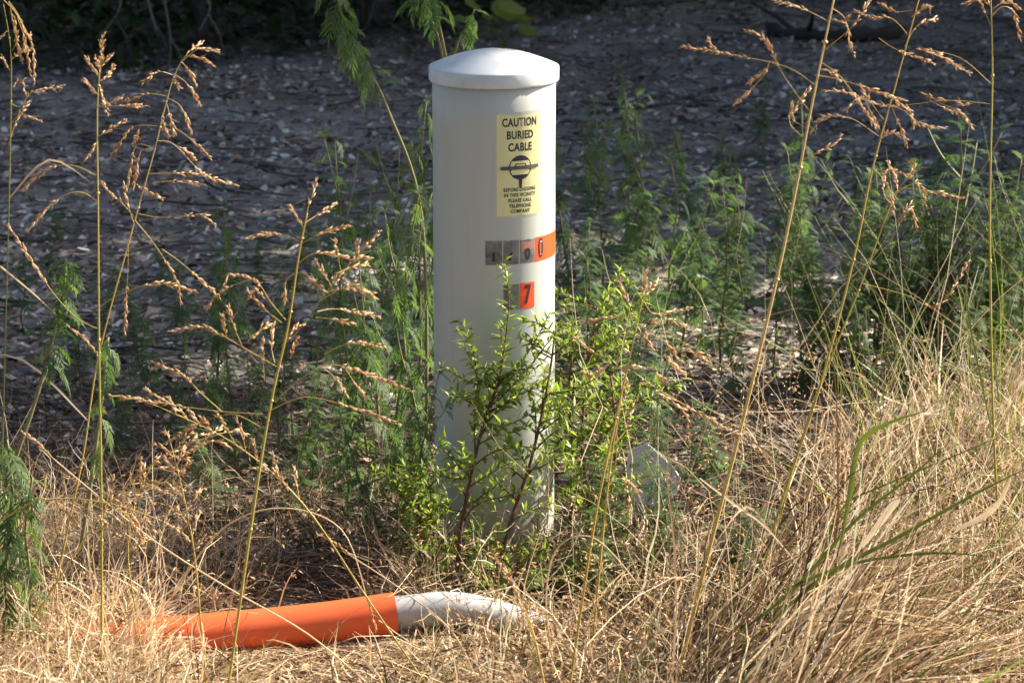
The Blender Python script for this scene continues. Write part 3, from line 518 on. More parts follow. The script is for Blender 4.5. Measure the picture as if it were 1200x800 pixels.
grass([(885, 720), (935, 530), (972, 425), (1006, 341), (1040, 250), (1052, 222)], 4.15, [[(1016, 315), (1045, 280), (1065, 243), (1075, 268)], [(1052, 224), (1048, 205), (1040, 190)], [(1048, 232), (1060, 220), (1130, 233)], [(1050, 226), (1075, 215), (1085, 240)], [(1010, 332), (1060, 345), (1100, 358), (1135, 305)], [(1045, 240), (1035, 225), (1038, 200)], [(1052, 222), (1070, 200), (1067, 190)]], 'slender yellow grass stalk with a small nodding tip before the lit weeds', r=.0017, tint=.55)
grass([(1178, 720), (1165, 520), (1160, 270), (1163, 90), (1161, -5)], 4.2, [[(1161, 98), (1125, 68), (1080, 58), (1100, 65), (1136, 86)], [(1161, 122), (1110, 118), (1040, 124), (990, 108), (962, 107)], [(1030, 45), (1050, 58), (1095, 75)], [(1115, 118), (1095, 116), (1080, 108)], [(1085, 60), (1105, 68), (1120, 78)], [(1140, 121), (1130, 123), (1122, 120)], [(1161, 30), (1150, 5), (1142, -4)], [(1163, 18), (1175, 8), (1188, 15), (1195, 46)], [(1162, 8), (1150, 0), (1130, 4)], [(1164, 10), (1180, 2), (1195, 10)], [(1100, 120), (1125, 132), (1140, 150)], [(1090, 118), (1110, 128), (1128, 133)], [(1062, 122), (1070, 140), (1070, 150)], [(1010, 112), (1000, 120), (990, 130)]], 'upright straw green grass stalk near the right edge with long arching side branches', r=.0020, tint=.5)
grass([(668, 800), (697, 610), (722, 490), (741, 405), (753, 350)], 3.68, [[(752, 352), (755, 335), (758, 318)], [(754, 350), (762, 338), (771, 328)], [(740, 375), (735, 352), (725, 328)], [(738, 370), (715, 372), (688, 377)], [(756, 356), (765, 367), (785, 366), (806, 361)], [(762, 388), (775, 375), (788, 376), (802, 382)], [(753, 380), (757, 396), (766, 410)], [(758, 388), (780, 402), (798, 424)], [(780, 410), (800, 409), (818, 415), (831, 425)], [(712, 418), (698, 414), (690, 408), (675, 397)], [(735, 405), (715, 425), (695, 440), (684, 436)], [(717, 431), (735, 431), (751, 430)], [(778, 415), (790, 428), (802, 438)], [(762, 430), (775, 442), (783, 444)], [(735, 430), (770, 455), (830, 490), (872, 514)], [(762, 380), (764, 376), (768, 378)], [(720, 490), (760, 460), (800, 480), (805, 500)]], 'blurred grass head with stubby brown seed spikes just right of the post', r=.0020, tint=.8, size=1.2)
grass([(640, 815), (626, 745), (608, 698)], 3.55, [[(626, 745), (606, 692), (588, 662), (572, 650)], [(620, 728), (604, 690), (585, 660)], [(630, 760), (612, 712), (596, 676)], [(626, 745), (614, 705), (600, 680)], [(632, 775), (618, 735), (612, 715)]], 'pale feathery grass spike leaning left in front of the white pipe', r=.0022, tint=1.0, size=1.1, blades=0)
grass([(690, 800), (705, 640), (716, 540), (728, 470)], 3.85, [[(720, 520), (735, 500), (742, 470)], [(712, 570), (725, 560), (750, 575)], [(728, 475), (735, 455), (732, 440)]], 'amber stalk parallel to the blurred brown grass head', r=.0019, tint=.85)
def auto_branches(pts, n):
    out = []
    for k in range(n):
        t = (.35+.62*k/n)*(len(pts)-1); i = min(int(t), len(pts)-2); f = t-i; x = pts[i][0]*(1-f)+pts[i+1][0]*f; y = pts[i][1]*(1-f)+pts[i+1][1]*f
        dx, dy = pts[i+1][0]-pts[i][0], pts[i+1][1]-pts[i][1]; a = math.atan2(dy, dx)+random.choice((-1, 1))*random.uniform(.25, .8); l = random.uniform(28, 62)*(1.1-.5*k/n)
        out.append([(x, y), (x+math.cos(a)*l*.55, y+math.sin(a)*l*.55), (x+math.cos(a)*l, y+math.sin(a)*l+l*random.uniform(.05, .3))])
    out.append([pts[-1], (2*pts[-1][0]-pts[-2][0]*1.0-(pts[-1][0]-pts[-2][0])*.7, pts[-1][1]+(pts[-1][1]-pts[-2][1])*.3+4), (pts[-1][0]+(pts[-1][0]-pts[-2][0])*.5, pts[-1][1]+(pts[-1][1]-pts[-2][1])*.45+12)]); return out
for pts, Y, n_, lb in (([(430, 700), (355, 590), (275, 520), (185, 476)], 3.75, 12, 'low grass stalk bowing left under the broad blurred panicle'), ([(55, 700), (125, 595), (195, 532), (258, 508)], 3.8, 10, 'low grass stalk bowing right over the straw above the pipe'), ([(236, 740), (228, 650), (214, 575), (200, 520)], 3.7, 9, 'short upright seed head over the middle of the orange pipe'), ([(160, 720), (150, 650), (158, 590), (176, 548)], 3.85, 7, 'short seed head near the left end of the orange pipe'), ([(0, 610), (60, 585), (130, 590), (190, 610)], 3.7, 7, 'seed head lying level over the straw from the left edge')):
    grass(pts, Y, auto_branches(pts, n_), lb, r=.0015, tint=.7, size=1.0, blades=0)
extra = [([(0, 312), (40, 345), (82, 384)], 3.9, 'thin straw stalk slanting down rightward at the left edge'), ([(430, 800), (360, 742), (270, 690), (190, 640), (120, 585), (60, 535)], 3.75, 'long bent straw stalk lying over the orange pipe'), ([(200, 700), (260, 620), (330, 595), (400, 620), (430, 700)], 3.95, 'hoop shaped straw stalk above the orange pipe'), ([(560, 800), (530, 740), (470, 690), (410, 650)], 3.8, 'straw stalk crossing the pipe end toward the left'), ([(840, 760), (870, 640), (900, 590), (960, 560)], 3.9, 'bent dry stalk low in the grass right of the post'), ([(650, 790), (640, 700), (655, 640), (700, 632), (760, 700)], 3.75, 'arched straw stalk in front of the post foot'), ([(700, 800), (690, 730), (720, 685), (760, 680)], 3.7, 'short arched straw blade at the bottom centre')]
for pts, Y, lab_ in extra:
    pp = [P(x, y, Y) for x, y in pts]; b = pp[0].copy()
    o = thing('straw_stalk', b, lab_, 'straw', 'bent straw stalks'); mb = MB(); mb.tube(rebase(smooth(pp, 6), b), [.0016, .0008], 5, tint=.8); mb.build('stalk', M_straw, o)
    mb = MB(); q = rebase(smooth(pp, 6), b); e = q[-1]; d = (q[-1]-q[-3]).normalized(); seed_branch([e, e+d*.03+Vector((0, 0, .004)), e+d*.06], mb, size=.9, spike=1.); mb.build('seed_branch', [M_culm, M_seed], o)

# ------------------------------------------------------------------ feathery weeds: stem and single leaves
def lobed(seed, droop):
    rg = random.Random(seed); mb = MB()
    def bend(p): return Vector((p.x*(1-.25*droop*p.x), p.y, p.z-droop*p.x*p.x*.75))
    def lobe(b, d, L, W):
        s = Vector((-d.y, d.x, 0)); i = len(mb.v); z = Vector((0, 0, rg.uniform(-.1, .02)*L))
        for p in (b-s*W*.35, b+d*L*.5+s*W*.5+z, b+d*L+z*3, b+d*L*.5-s*W*.5+z, b+s*W*.35): mb.v.append(bend(p)); mb.t.append(rg.uniform(.35, .6))
        mb.f.append((i, i+3, i+2, i+1, i+4)); mb.m.append(0)
    N = 7
    for k in range(N):
        i = len(mb.v); x0, x1 = k/N*.9, (k+1)/N*.9; w = .022*(1-.5*k/N)
        for x in (x0, x1): mb.v += [bend(Vector((x, -w, 0))), bend(Vector((x, w, 0)))]; mb.t += [.5, .5]
        mb.f.append((i, i+2, i+3, i+1)); mb.m.append(0)
        if k >= 1:
            for sg in (-1, 1):
                a = sg*rg.uniform(.5, .85); L = .36*math.sin(math.pi*(k+.6)/(N+.6))*rg.uniform(.8, 1.15)+.06; d = Vector((math.cos(a), math.sin(a), 0)); b = Vector((x0+rg.uniform(0, .05), 0, 0)); lobe(b, d, L, .055)
                if L > .3 and k == 2: lobe(b+d*L*.45, Vector((math.cos(a*.35), math.sin(a*.35), 0)), L*.5, .045); lobe(b+d*L*.4, Vector((math.cos(a*1.6), math.sin(a*1.6), 0)), L*.35, .04)
    lobe(Vector((.85, 0, 0)), Vector((1, 0, 0)), .24, .055)
    return mb.mesh('leaf', M_rag, False)
LEAVES = [lobed(k, d) for k, d in enumerate((.4, .7, 1.0, 1.3, .8))]
def weed_proto(h, n, leafL, seed, droop=0., lean=.12, wild=.3):
    rg = random.Random(seed); root = bpy.data.objects.new('feathery_weed', None); COL.objects.link(root)
    a0 = rg.uniform(0, 6.28); pts = smooth([Vector((math.cos(a0)*lean*h*t*t+rg.uniform(-.02, .02)*h*(t > 0), math.sin(a0)*lean*h*t*t+rg.uniform(-.02, .02)*h*(t > 0), h*t)) for t in (0, .25, .5, .75, 1)], 6)
    mb = MB(); mb.tube(pts, [.0035*(h/.5)**.5, .0012], 5, tint=.5, tint2=.8); mb.build('stem', M_ragstem, root)
    def put(p, az, pitch, L):
        l = link('leaf', LEAVES[rg.randrange(len(LEAVES))], root); l.location = p; l.scale = (L, L, L); l.rotation_euler = (rg.uniform(-wild, wild), pitch, az)
    for k in range(n):
        t = .12+.86*(k/n)**.85; p = pts[min(len(pts)-1, int(t*(len(pts)-1)))]; az = k*2.4+rg.uniform(-.4, .4); L = leafL*(1-.55*t)*rg.uniform(.7, 1.2)
        put(p, az, rg.uniform(-.7, .15)+droop, L)
    for k in range(5): put(pts[-1], k*1.26+rg.uniform(-.3, .3), rg.uniform(-1.3, -.6)+droop*.5, leafL*.42)
    for k in range(max(2, n//9)):           # side shoots
        j = rg.randrange(len(pts)//4, len(pts)*4//5); a = rg.uniform(0, 6.28); d = Vector((math.cos(a)*.6, math.sin(a)*.6, .8)); l = h*rg.uniform(.14, .26); sp = smooth([pts[j], pts[j]+d*l*.6, pts[j]+d*l+Vector((0, 0, l*.2))], 3)
        mb = MB(); mb.tube(sp, [.0018, .0008], 4, tint=.7); mb.build('side_shoot', M_ragstem, root)
        for q in range(6): put(sp[min(len(sp)-1, 1+q)], q*2.3, rg.uniform(-.8, .2)+droop, leafL*.5*rg.uniform(.6, 1.1))
    return root
def copy_thing(root):
    c = root.copy(); COL.objects.link(c)
    for ch in root.children:
        d = ch.copy(); COL.objects.link(d); d.parent = c
        for g in ch.children: e = g.copy(); COL.objects.link(e); e.parent = d
    return c
PROTO = [weed_proto(.30, 24, .080, 1), weed_proto(.45, 36, .085, 2, .15), weed_proto(.62, 50, .085, 3, .3), weed_proto(.5, 42, .075, 4, .55), weed_proto(.75, 56, .08, 5, .45), weed_proto(.40, 36, .090, 6, 0)]
PROTO += [weed_proto(.45, 62, .064, 7, -.3), weed_proto(.6, 84, .066, 8, -.2)]
HP = [.30, .45, .62, .5, .75, .40, .45, .6]; used = set()
def where(px, yb, yt):
    h = yb-yt; size = 'tall' if h > 140 else ('short' if h < 95 else 'middling'); row = 'far back' if yb < 345 else ('near' if yb > 480 else 'midway')
    if px < 480: spot = 'behind the leftmost thin stems' if px < 110 else ('between the straight and arching stalks' if px < 200 else ('behind the arching panicle' if px < 262 else ('behind the broad blurred panicle' if px < 375 else 'between the blurred panicle and the post')))
    else: spot = 'just right of the post' if px < 715 else ('behind the brown seed head' if px < 800 else ('left of the amber stalk' if px < 930 else ('behind the leaning yellow stalks' if px < 1070 else 'behind the upright stalk at the right edge')))
    return size+' dark weed, '+row+', '+spot
def weed(px, yb, yt, label, group, kinds, lean=None):
    auto = label is None; label = label or where(px, yb, yt)
    b = G(px, yb); top = P(px, yt, b.y); h = top.z; k = random.choice(kinds)
    if k in used: o = copy_thing(PROTO[k])
    else: o = PROTO[k]; used.add(k)
    s = h/HP[k]; o.location = (b.x, b.y, hgt(b.x, b.y)-.005); w = min(1.9 if group == RL else (1.0 if 'against' in group else 1.5), max(1.0 if group == RL else .75, s*(1.25 if group == RL else 1))); o.scale = (w, w, s); o.rotation_euler = (random.uniform(-.08, .08), random.uniform(-.1, .1), random.uniform(0, 6.28)) if lean is None else (0, lean, random.uniform(-.4, .4)); tag(o, label, 'weed', group)
    if auto: AUTO.setdefault(label, []).append((px, o))
AUTO = {}
LS = 'shaded weeds left of the post'; RS = 'shaded weeds right of the post'; RL = 'sunlit weeds right of the post'; LL = 'sunlit weeds on the left'
lsl, rsl = 'dark green feathery weed in the shaded litter left of the post', 'dark green feathery weed in the shaded litter right of the post'
for px, yb, yt in ((30, 400, 290), (95, 455, 345), (165, 430, 320), (215, 520, 390), (248, 500, 262), (272, 470, 235), (292, 555, 400), (330, 530, 345), (362, 600, 440), (385, 380, 215), (402, 470, 300), (425, 430, 225), (432, 540, 290), (398, 560, 420), (60, 330, 240), (190, 340, 262), (140, 545, 440), (255, 600, 500), (320, 400, 300), (180, 480, 380), (350, 330, 240), (300, 330, 250), (215, 420, 310), (125, 400, 300), (372, 460, 330), (340, 610, 470), (410, 620, 480), (275, 560, 420)): weed(px, yb, yt, None, LS, [0, 1, 3, 5])
for px, yb, yt, lb in ((445, 500, 170, 'tall dark weed a hand left of the post, tip level with the label'), (462, 585, 215, 'dark weed near the post with its foot low by the straw'), (482, 520, 115, 'tallest dark weed close to the left side of the post'), (495, 600, 240, 'dark weed touching the left side of the post at sticker height'), (468, 660, 430, 'low dark weed left of the post foot'), (440, 640, 470, 'low dark weed in front of the tall ones left of the post'), (500, 430, 60, 'dark weed half hidden behind the left edge of the post'), (412, 520, 165, 'tall dark weed under the long arching stem')): weed(px, yb, yt, lb, 'tall shaded weeds against the post', [2, 3])
for px, yb, yt in ((668, 330, 95), (690, 260, 150), (706, 350, 110), (733, 300, 90), (728, 400, 230), (757, 370, 125), (782, 390, 190), (815, 300, 150), (818, 420, 280), (845, 260, 160), (872, 350, 165), (905, 300, 200), (925, 340, 115), (888, 200, 90), (905, 440, 290), (945, 470, 330), (975, 470, 340), (690, 430, 300), (1000, 250, 190), (1040, 220, 160), (1090, 250, 170), (1130, 270, 200), (1180, 260, 190), (1010, 480, 350), (860, 470, 350)): weed(px, yb, yt, None, RS, [0, 1, 3, 5])
for px, yb, yt, lb in ((845, 440, 208, 'pale green weed with a bushy crown between the post and the amber stalk'), (858, 400, 300, 'small weed at the foot of the pale green one'), (950, 440, 180, 'lit weed with curled tips just right of the amber stalk'), (940, 470, 300, 'low lit weed beside the amber stalk'), (985, 460, 190, 'sunlit weed behind the two leaning yellow stalks'), (1010, 450, 225, 'bright weed right of the leaning yellow stalks'), (1040, 440, 240, 'sunlit weed midway between the yellow stalks and the upright one'), (1062, 430, 195, 'tall sunlit weed left of the upright stalk'), (1095, 440, 240, 'broad sunlit weed under the arching side branches'), (1120, 440, 140, 'tallest sunlit weed, its tip standing clear left of the upright stalk'), (1142, 450, 250, 'sunlit weed pressed against the upright stalk'), (1175, 430, 185, 'sunlit weed right of the upright stalk'), (1195, 440, 230, 'sunlit weed at the right picture edge'), (795, 420, 210, 'slim lit weed right of the brown grass head'), (740, 560, 340, 'lit weed behind the brown grass head'), (765, 600, 395, 'weed with a broad bright leaf tuft under the brown grass head'), (835, 600, 470, 'low bright weed right of the pale slab'), (725, 680, 540, 'low bright weed right of the post foot'), (845, 690, 590, 'small green weed in the straw right of the slab'), (700, 700, 600, 'small green weed at the right foot of the post'), (690, 420, 265, 'lit weed just right of the orange stickers'), (718, 470, 300, 'lit weed between the post and the brown grass head'), (808, 340, 235, 'small lit weed above the white stones on the right'), (872, 350, 245, 'lit weed left of the amber stalk'), (972, 455, 250, 'leafy weed between the curled tip weed and the yellow stalks'), (1028, 455, 200, 'leafy weed close to the right of the leaning yellow stalks'), (1078, 445, 215, 'slim leafy weed between two taller sunlit ones at the right'), (1108, 455, 260, 'low leafy weed below the tallest sunlit weed'), (1160, 445, 210, 'sunlit weed right behind the upright stalk'), (1186, 450, 260, 'low leafy weed near the right picture edge'), (1050, 470, 300, 'low leafy weed in front of the sunlit group at the right'), (1135, 470, 310, 'low leafy weed before the upright stalk')): weed(px, yb, yt, lb, RL, [6, 7] if px > 900 else [6, 7, 2, 5])
for px, yb, yt in ((965, 450, 205), (998, 442, 260), (1020, 450, 240), (1055, 452, 265), (1072, 448, 280), (1100, 446, 200), (1125, 452, 225), (1150, 448, 280), (1170, 452, 235), (1190, 440, 200)): weed(px, yb, yt, 'leafy weed in the thick of the sunlit group at the right', RL, [6, 7])
weed(783, 668, 520, 'thin green weed standing before the pale slab', RL, [6])
weed(2, 765, 560, 'low leafy weed cut by the left picture edge', LL, [6, 7], .05)
for k, r_ in enumerate(PROTO):                                  # kinds that found no place
    if k not in used:
        for ch in list(r_.children): bpy.data.objects.remove(ch)
        bpy.data.objects.remove(r_)
# two stems that rise behind the cap, and the long arching one on the left
def long_weed(pts, Y0, Y1, label, nl, leafL, t0=.35):
    n_ = len(pts); pp = [P(x, y, Y0+(Y1-Y0)*i/(n_-1)) for i, (x, y) in enumerate(pts)]; b = pp[0].copy(); sp = rebase(smooth(pp, 7), b); o = thing('feathery_weed', b, label, 'weed')
    mb = MB(); mb.tube(sp, [.0038, .0018], 6, tint=.45, tint2=.75); mb.build('stem', M_ragstem, o)
    for k in range(nl):
        t = t0+(1-t0)*k/(nl-1); l = link('leaf', random.choice(LEAVES), o); l.location = sp[min(len(sp)-1, int(t*(len(sp)-1)))]; L = leafL*random.uniform(.6, 1.1); l.scale = (L, L, L); l.rotation_euler = (random.uniform(-.3, .3), random.uniform(-.3, .9), k*2.4)
    return o
long_weed([(500, 520), (495, 260), (455, 130), (425, 70), (405, 30), (392, -15)], 4.95, 4.75, 'long arching weed with a pinkish stem left of the cap', 34, .07, .5)
long_weed([(530, 330), (524, 120), (516, 55), (506, 25), (494, -8)], 4.9, 4.85, 'weed stem rising behind the left side of the cap', 13, .06, .82)
long_weed([(534, 330), (527, 110), (520, 55), (513, 22), (508, -5)], 4.95, 4.9, 'second weed stem close behind the cap', 12, .055, .82)
long_weed([(536, 330), (530, 100), (535, 55), (545, 35), (556, 12)], 4.95, 4.9, 'short forked weed tip over the cap, right of the twin stems', 9, .05, .8)
long_weed([(6, 570), (38, 480), (60, 405), (74, 345), (77, 302)], 3.88, 3.9, 'drooping sunlit weed on a thin leaning stem at the left, tip beside the straight stalk', 34, .05, .45)
long_weed([(95, 640), (110, 540), (121, 455), (127, 395)], 3.82, 3.85, 'limp sunlit weed wound against the straight grass stalk', 16, .05, .3)
long_weed([(4, 760), (8, 650), (14, 570), (8, 515)], 3.85, 3.88, 'dense sunlit weed with hanging leaves cut by the left picture edge', 34, .07, .2)
long_weed([(30, 770), (36, 690), (30, 620), (38, 560)], 3.84, 3.86, 'leafy sunlit weed just right of the one at the left edge', 26, .06, .2)
o = thing('grass_tuft', G(590, 120), 'small pale green grass tuft standing just behind the cap', 'grass'); b = o.location.copy()
for k in range(7):
    mb = MB(); x = 590+random.uniform(-5, 5); ribbon(mb, rebase(smooth([P(590, 90, b.y), P(590+(x-590)*.5, 62, b.y), P(x+random.uniform(-4, 4), random.uniform(32, 46), b.y)], 4), b), .008, random.uniform(.4, .8)); mb.tube([Vector((0, 0, 0)), P(590, 90, b.y)-b], [.002, .002], 4, tint=.5); mb.build('blade', M_green, o)

# ------------------------------------------------------------------ small-leaved bush in front of the post and the bigger one at its right
def shoot(mb, sp, t0=.12, leafL=.022, step=.0055, tint=.5, r=.0013):
    mb.tube(sp, [r*1.3, r*.5], 5, mat=1, tint=.5, tint2=.9); L = [0]
    for a, c in zip(sp, sp[1:]): L.append(L[-1]+(c-a).length)
    d = L[-1]*t0; k = random.randrange(9)
    while d < L[-1]:
        j = next(i for i in range(1, len(L)) if L[i] >= d-1e-9); q = sp[j-1].lerp(sp[j], (d-L[j-1])/max(1e-9, L[j]-L[j-1])); ax = (sp[j]-sp[j-1]).normalized()
        side = Matrix.Rotation(k*2.4+random.uniform(-.4, .4), 3, ax)@ax.orthogonal().normalized()
        for m in range(3 if random.random() < .75 else 2):
            dd = (ax*random.uniform(.2, .9)+side+rv()*.45+Vector((0, 0, .15))).normalized(); nn = (rv()*.5+Vector((0, 0, 1))).normalized()
            if abs(dd.dot(nn)) < .95: mb.leaf(q, dd, nn, leafL*random.uniform(.45, 1.25), leafL*random.uniform(.2, .3), tint+random.uniform(-.45, .55), 0, random.uniform(0, .45), random.uniform(.1, .5))
        d += step*random.uniform(.6, 1.5); k += 1
def bush(base, stems, shoots, label, Y0, Y1, auto=None):
    b = G(*base); o = thing('leafy_bush', b, label, 'bush')
    def up(pts): return rebase([P(x, y, Y0+(Y1-Y0)*min(1, max(0, (690-y)/330))) for x, y in pts], b)
    for s in stems: mb = MB(); mb.tube(smooth(up(s), 6), [.0042, .0016], 7, tint=.4, tint2=.6); mb.build('stem', M_woody, o)
    for s in shoots:
        q = up(s); dz = random.uniform(-.05, .05); q = [p+Vector((0, dz*i/(len(q)-1), 0)) for i, p in enumerate(q)]; mb = MB(); shoot(mb, smooth(q, 6)); mb.build('leafy_shoot', [M_bush, M_woody], o)
    if auto:
        for k in range(auto[0]):
            s = random.choice(stems); j = random.uniform(.25, 1)*(len(s)-1); i = min(int(j), len(s)-2); f = j-i; x = s[i][0]*(1-f)+s[i+1][0]*f; y = s[i][1]*(1-f)+s[i+1][1]*f
            q = up([(x, y)])[0]; a = random.uniform(0, 6.28); d = Vector((math.cos(a), math.sin(a)*.7, random.uniform(.2, 1))).normalized(); l = random.uniform(*auto[1])
            mb = MB(); shoot(mb, smooth([q, q+d*l*.5+rv()*.01, q+d*l+Vector((0, 0, l*random.uniform(-.2, .3)))], 5), .1); mb.build('leafy_shoot', [M_bush, M_woody], o)
bush((533, 706), [[(533, 706), (540, 620), (558, 530), (575, 470), (590, 440)], [(575, 700), (598, 612), (622, 540), (642, 450), (650, 392)]],
     [[(575, 478), (586, 440), (594, 385), (596, 345), (590, 308)], [(557, 535), (556, 475), (560, 445), (550, 402), (538, 378)], [(578, 474), (606, 432), (628, 398), (645, 365)], [(583, 470), (618, 432), (640, 402), (652, 388)], [(572, 485), (602, 466), (638, 452)], [(566, 505), (600, 498), (640, 478)], [(556, 545), (580, 526), (620, 518), (655, 532)], [(552, 560), (528, 560), (508, 552), (495, 548)], [(546, 600), (520, 596), (492, 582), (462, 560)], [(544, 610), (560, 590), (600, 578), (632, 566)], [(541, 640), (570, 650), (610, 652), (648, 662)], [(590, 450), (575, 430), (562, 452), (560, 500)], [(538, 650), (515, 640), (490, 620), (478, 600)], [(562, 515), (575, 498), (600, 510), (625, 500)], [(600, 610), (620, 600), (650, 590)], [(540, 660), (520, 650), (505, 660)], [(550, 570), (570, 560), (600, 545)], [(592, 630), (570, 640), (545, 655)], [(618, 552), (640, 540), (660, 520)], [(585, 665), (615, 640), (640, 640)]], 'small leaved green bush with a reddish stem standing right in front of the post', 4.20, 4.34, (34, (.05, .11)))
bush((685, 690), [[(685, 690), (690, 600), (682, 520), (688, 430), (700, 360)], [(700, 690), (712, 600), (722, 520), (716, 440)], [(665, 695), (668, 610), (672, 540), (666, 470), (672, 400)]], [], 'dense small leaved bush hugging the right side of the post', 4.36, 4.62, (54, (.06, .17)))
bush((500, 690), [[(500, 690), (495, 640), (490, 590), (480, 555)], [(520, 695), (512, 650), (505, 600)]], [], 'low leafy bush at the left foot of the post', 4.27, 4.36, (30, (.05, .11)))
bush((640, 712), [[(640, 712), (645, 680), (655, 650)], [(600, 715), (610, 690), (600, 665)]], [], 'low green sprig between the pipe end and the post', 4.16, 4.28, (14, (.05, .10)))

# ------------------------------------------------------------------ broad green blades on the right
def blade(pts, Y, w, label, tint=.6, mat=None, Y1=None):
    n_ = len(pts); pp = [P(x, y, Y+((Y1 or Y)-Y)*i/(n_-1)) for i, (x, y) in enumerate(pts)]; b = pp[0].copy(); mb = MB(); sp = rebase(smooth(pp, 8), b); ribbon(mb, sp, w*.75, tint-.15)
    o = thing('grass_shoot', b, label, 'grass', 'broad grass blades on the right'); mb.build('blade', mat or M_green, o); return o
blade([(985, 640), (996, 575), (1004, 528), (1018, 508), (1050, 492), (1090, 480)], 3.75, .013, 'broad bright green blade folded over at its tip', .85)
blade([(860, 745), (930, 690), (1000, 612), (1065, 560), (1110, 520)], 3.6, .008, 'long dark green blade sweeping up right through the straw', .25)
blade([(870, 760), (960, 680), (1060, 625), (1140, 580), (1210, 545)], 3.65, .009, 'longest green blade sweeping to the right edge', .3)
blade([(920, 690), (1000, 660), (1090, 648), (1160, 652)], 3.6, .007, 'flat green blade lying level in the straw', .5)
blade([(960, 600), (1080, 550), (1200, 500)], 3.9, .004, 'thin dark blade crossing the straw at the right', .3)
blade([(1030, 350), (1070, 390), (1110, 440), (1180, 520)], 4.3, .005, 'pale green blade slanting down right before the lit weeds', .9)
blade([(1165, 520), (1140, 400), (1130, 345), (1118, 330)], 4.25, .006, 'green blade bent over left of the upright stalk', .8)
blade([(1170, 470), (1165, 395), (1178, 382), (1200, 420)], 4.2, .006, 'yellow green blade folded right of the upright stalk', .95)
blade([(1120, 620), (1160, 600), (1180, 570), (1185, 548)], 3.7, .011, 'pale dry curled blade near the right edge', .95, M_straw)
blade([(1010, 640), (1040, 600), (1052, 585), (1048, 580)], 3.7, .015, 'pale papery dry leaf standing in the straw', 1.0, M_straw)
blade([(820, 560), (860, 590), (900, 620), (950, 680)], 3.8, .006, 'pale bent blade right of the slab', .95, M_straw)
blade([(965, 640), (985, 600), (1010, 560), (1002, 530)], 3.9, .007, 'upright green blade beside the folded one', .6)
o = MB()
o = thing('dead_leaf', G(1195, 58), 'orange dead leaf on the litter at the upper right edge', 'leaf'); l = link('leaf', broad_leaf(), o); l.data.materials[0] = M_dry; l.scale = (.07,)*3
for k, (x, y, lab_) in enumerate(((805, 690, 'curled orange leaf caught low in the sheaf of straw'), (772, 170+38, 'orange brown leaf in the litter behind the shaded weeds'), (660, 212, 'orange brown leaf in the litter close to the post label'), (805, 612, 'dead curled leaf low in the straw right of the slab'), (640, 742, 'orange dead leaf in the straw before the post foot'))):
    o = thing('dead_leaf', G(x, y)+Vector((0, 0, .01)), lab_, 'leaf'); me = BL.copy(); me.materials[0] = M_dry; l = link('leaf', me, o); l.scale = (.045,)*3; l.rotation_euler = (.3, -.4, k)

# ------------------------------------------------------------------ dry grass: masses of real blades, one object per kind
def tubes_np(name, base, az, el, L, w, curve, wob, tint, mat, label, K=6, kink=.28):
    N = len(L); ts = np.linspace(0, 1, K+1); pts = np.zeros((N, K+1, 3)); pts[:, 0] = base; dirs = np.zeros((N, K+1, 3)); ke = np.zeros(N); ka = np.zeros(N)
    for k in range(K+1):
        e = el-curve*ts[k]+ke; a = az+wob*np.sin(ts[k]*4+az*7)+ka; ke = ke+rng.normal(0, kink, N); ka = ka+rng.normal(0, kink*1.3, N)
        dirs[:, k] = np.stack([np.cos(e)*np.cos(a), np.cos(e)*np.sin(a), np.sin(e)], 1)
        if k: pts[:, k] = pts[:, k-1]+dirs[:, k]*(L/K)[:, None]
    pts[:, :, 2] = np.maximum(pts[:, :, 2], .004)
    roll = rng.uniform(0, 2*np.pi, N); up = np.stack([np.cos(roll), np.sin(roll), rng.uniform(-.5, .5, N)], 1)
    s = np.cross(dirs, up[:, None, :]); s /= np.linalg.norm(s, axis=2, keepdims=True)+1e-9
    wk = w[:, None]*(1-.85*ts[None, :]**2); V = np.stack([pts-s*wk[..., None]/2, pts+s*wk[..., None]/2], 2).reshape(-1, 3)
    i = (np.arange(N)[:, None]*(K+1)+np.arange(K)[None, :])*2; F = np.stack([i, i+1, i+3, i+2], 2).reshape(-1, 4)
    me = bpy.data.meshes.new(name); me.vertices.add(len(V)); me.vertices.foreach_set('co', V.astype(np.float32).ravel())
    me.loops.add(F.size); me.loops.foreach_set('vertex_index', F.astype(np.int32).ravel()); me.polygons.add(len(F)); me.polygons.foreach_set('loop_start', np.arange(0, F.size, 4, dtype=np.int32)); me.polygons.foreach_set('loop_total', np.full(len(F), 4, dtype=np.int32))
    me.update(calc_edges=True); at = me.attributes.new('tint', 'FLOAT', 'POINT'); at.data.foreach_set('value', np.repeat(tint, (K+1)*2).astype(np.float32)); me.materials.append(mat); me.polygons.foreach_set('use_smooth', np.ones(len(F), bool))
    tag(link(name, me), label, kind='stuff'); return pts, dirs
def U(a, b, n): return rng.uniform(a, b, n)
def zs(x, y): return np.array([hgt(a, b)-.004 for a, b in zip(x, y)])
def px_of(x, y): return 600+3000*x/(y*math.cos(PITCH)+CAMH*math.sin(PITCH))
def pipe_guard(x, y, L, el):      # keep the grass short where the pipe shows
    p = px_of(x, y); yp = A.y+(B.y-A.y)*np.clip((x-A.x)/(B.x-A.x), 0, 1); near = (p > 175) & (p < 590) & (y < yp+.05)
    zone = near & (y > yp-.42); hmax = np.where(zone, .034+.03*(p > 480)+.16*np.clip((yp-y-.045)/.42, 0, 1), 9)
    inside = (np.abs(y-yp) < .045) & (p < 480) & (p > 100); h = L*np.sin(np.clip(el, .1, 1.5)); f = np.minimum(1, hmax/np.maximum(h, 1e-3)); thin = rng.random(len(x)) < .22
    return np.where(thin, 1, f), ~inside
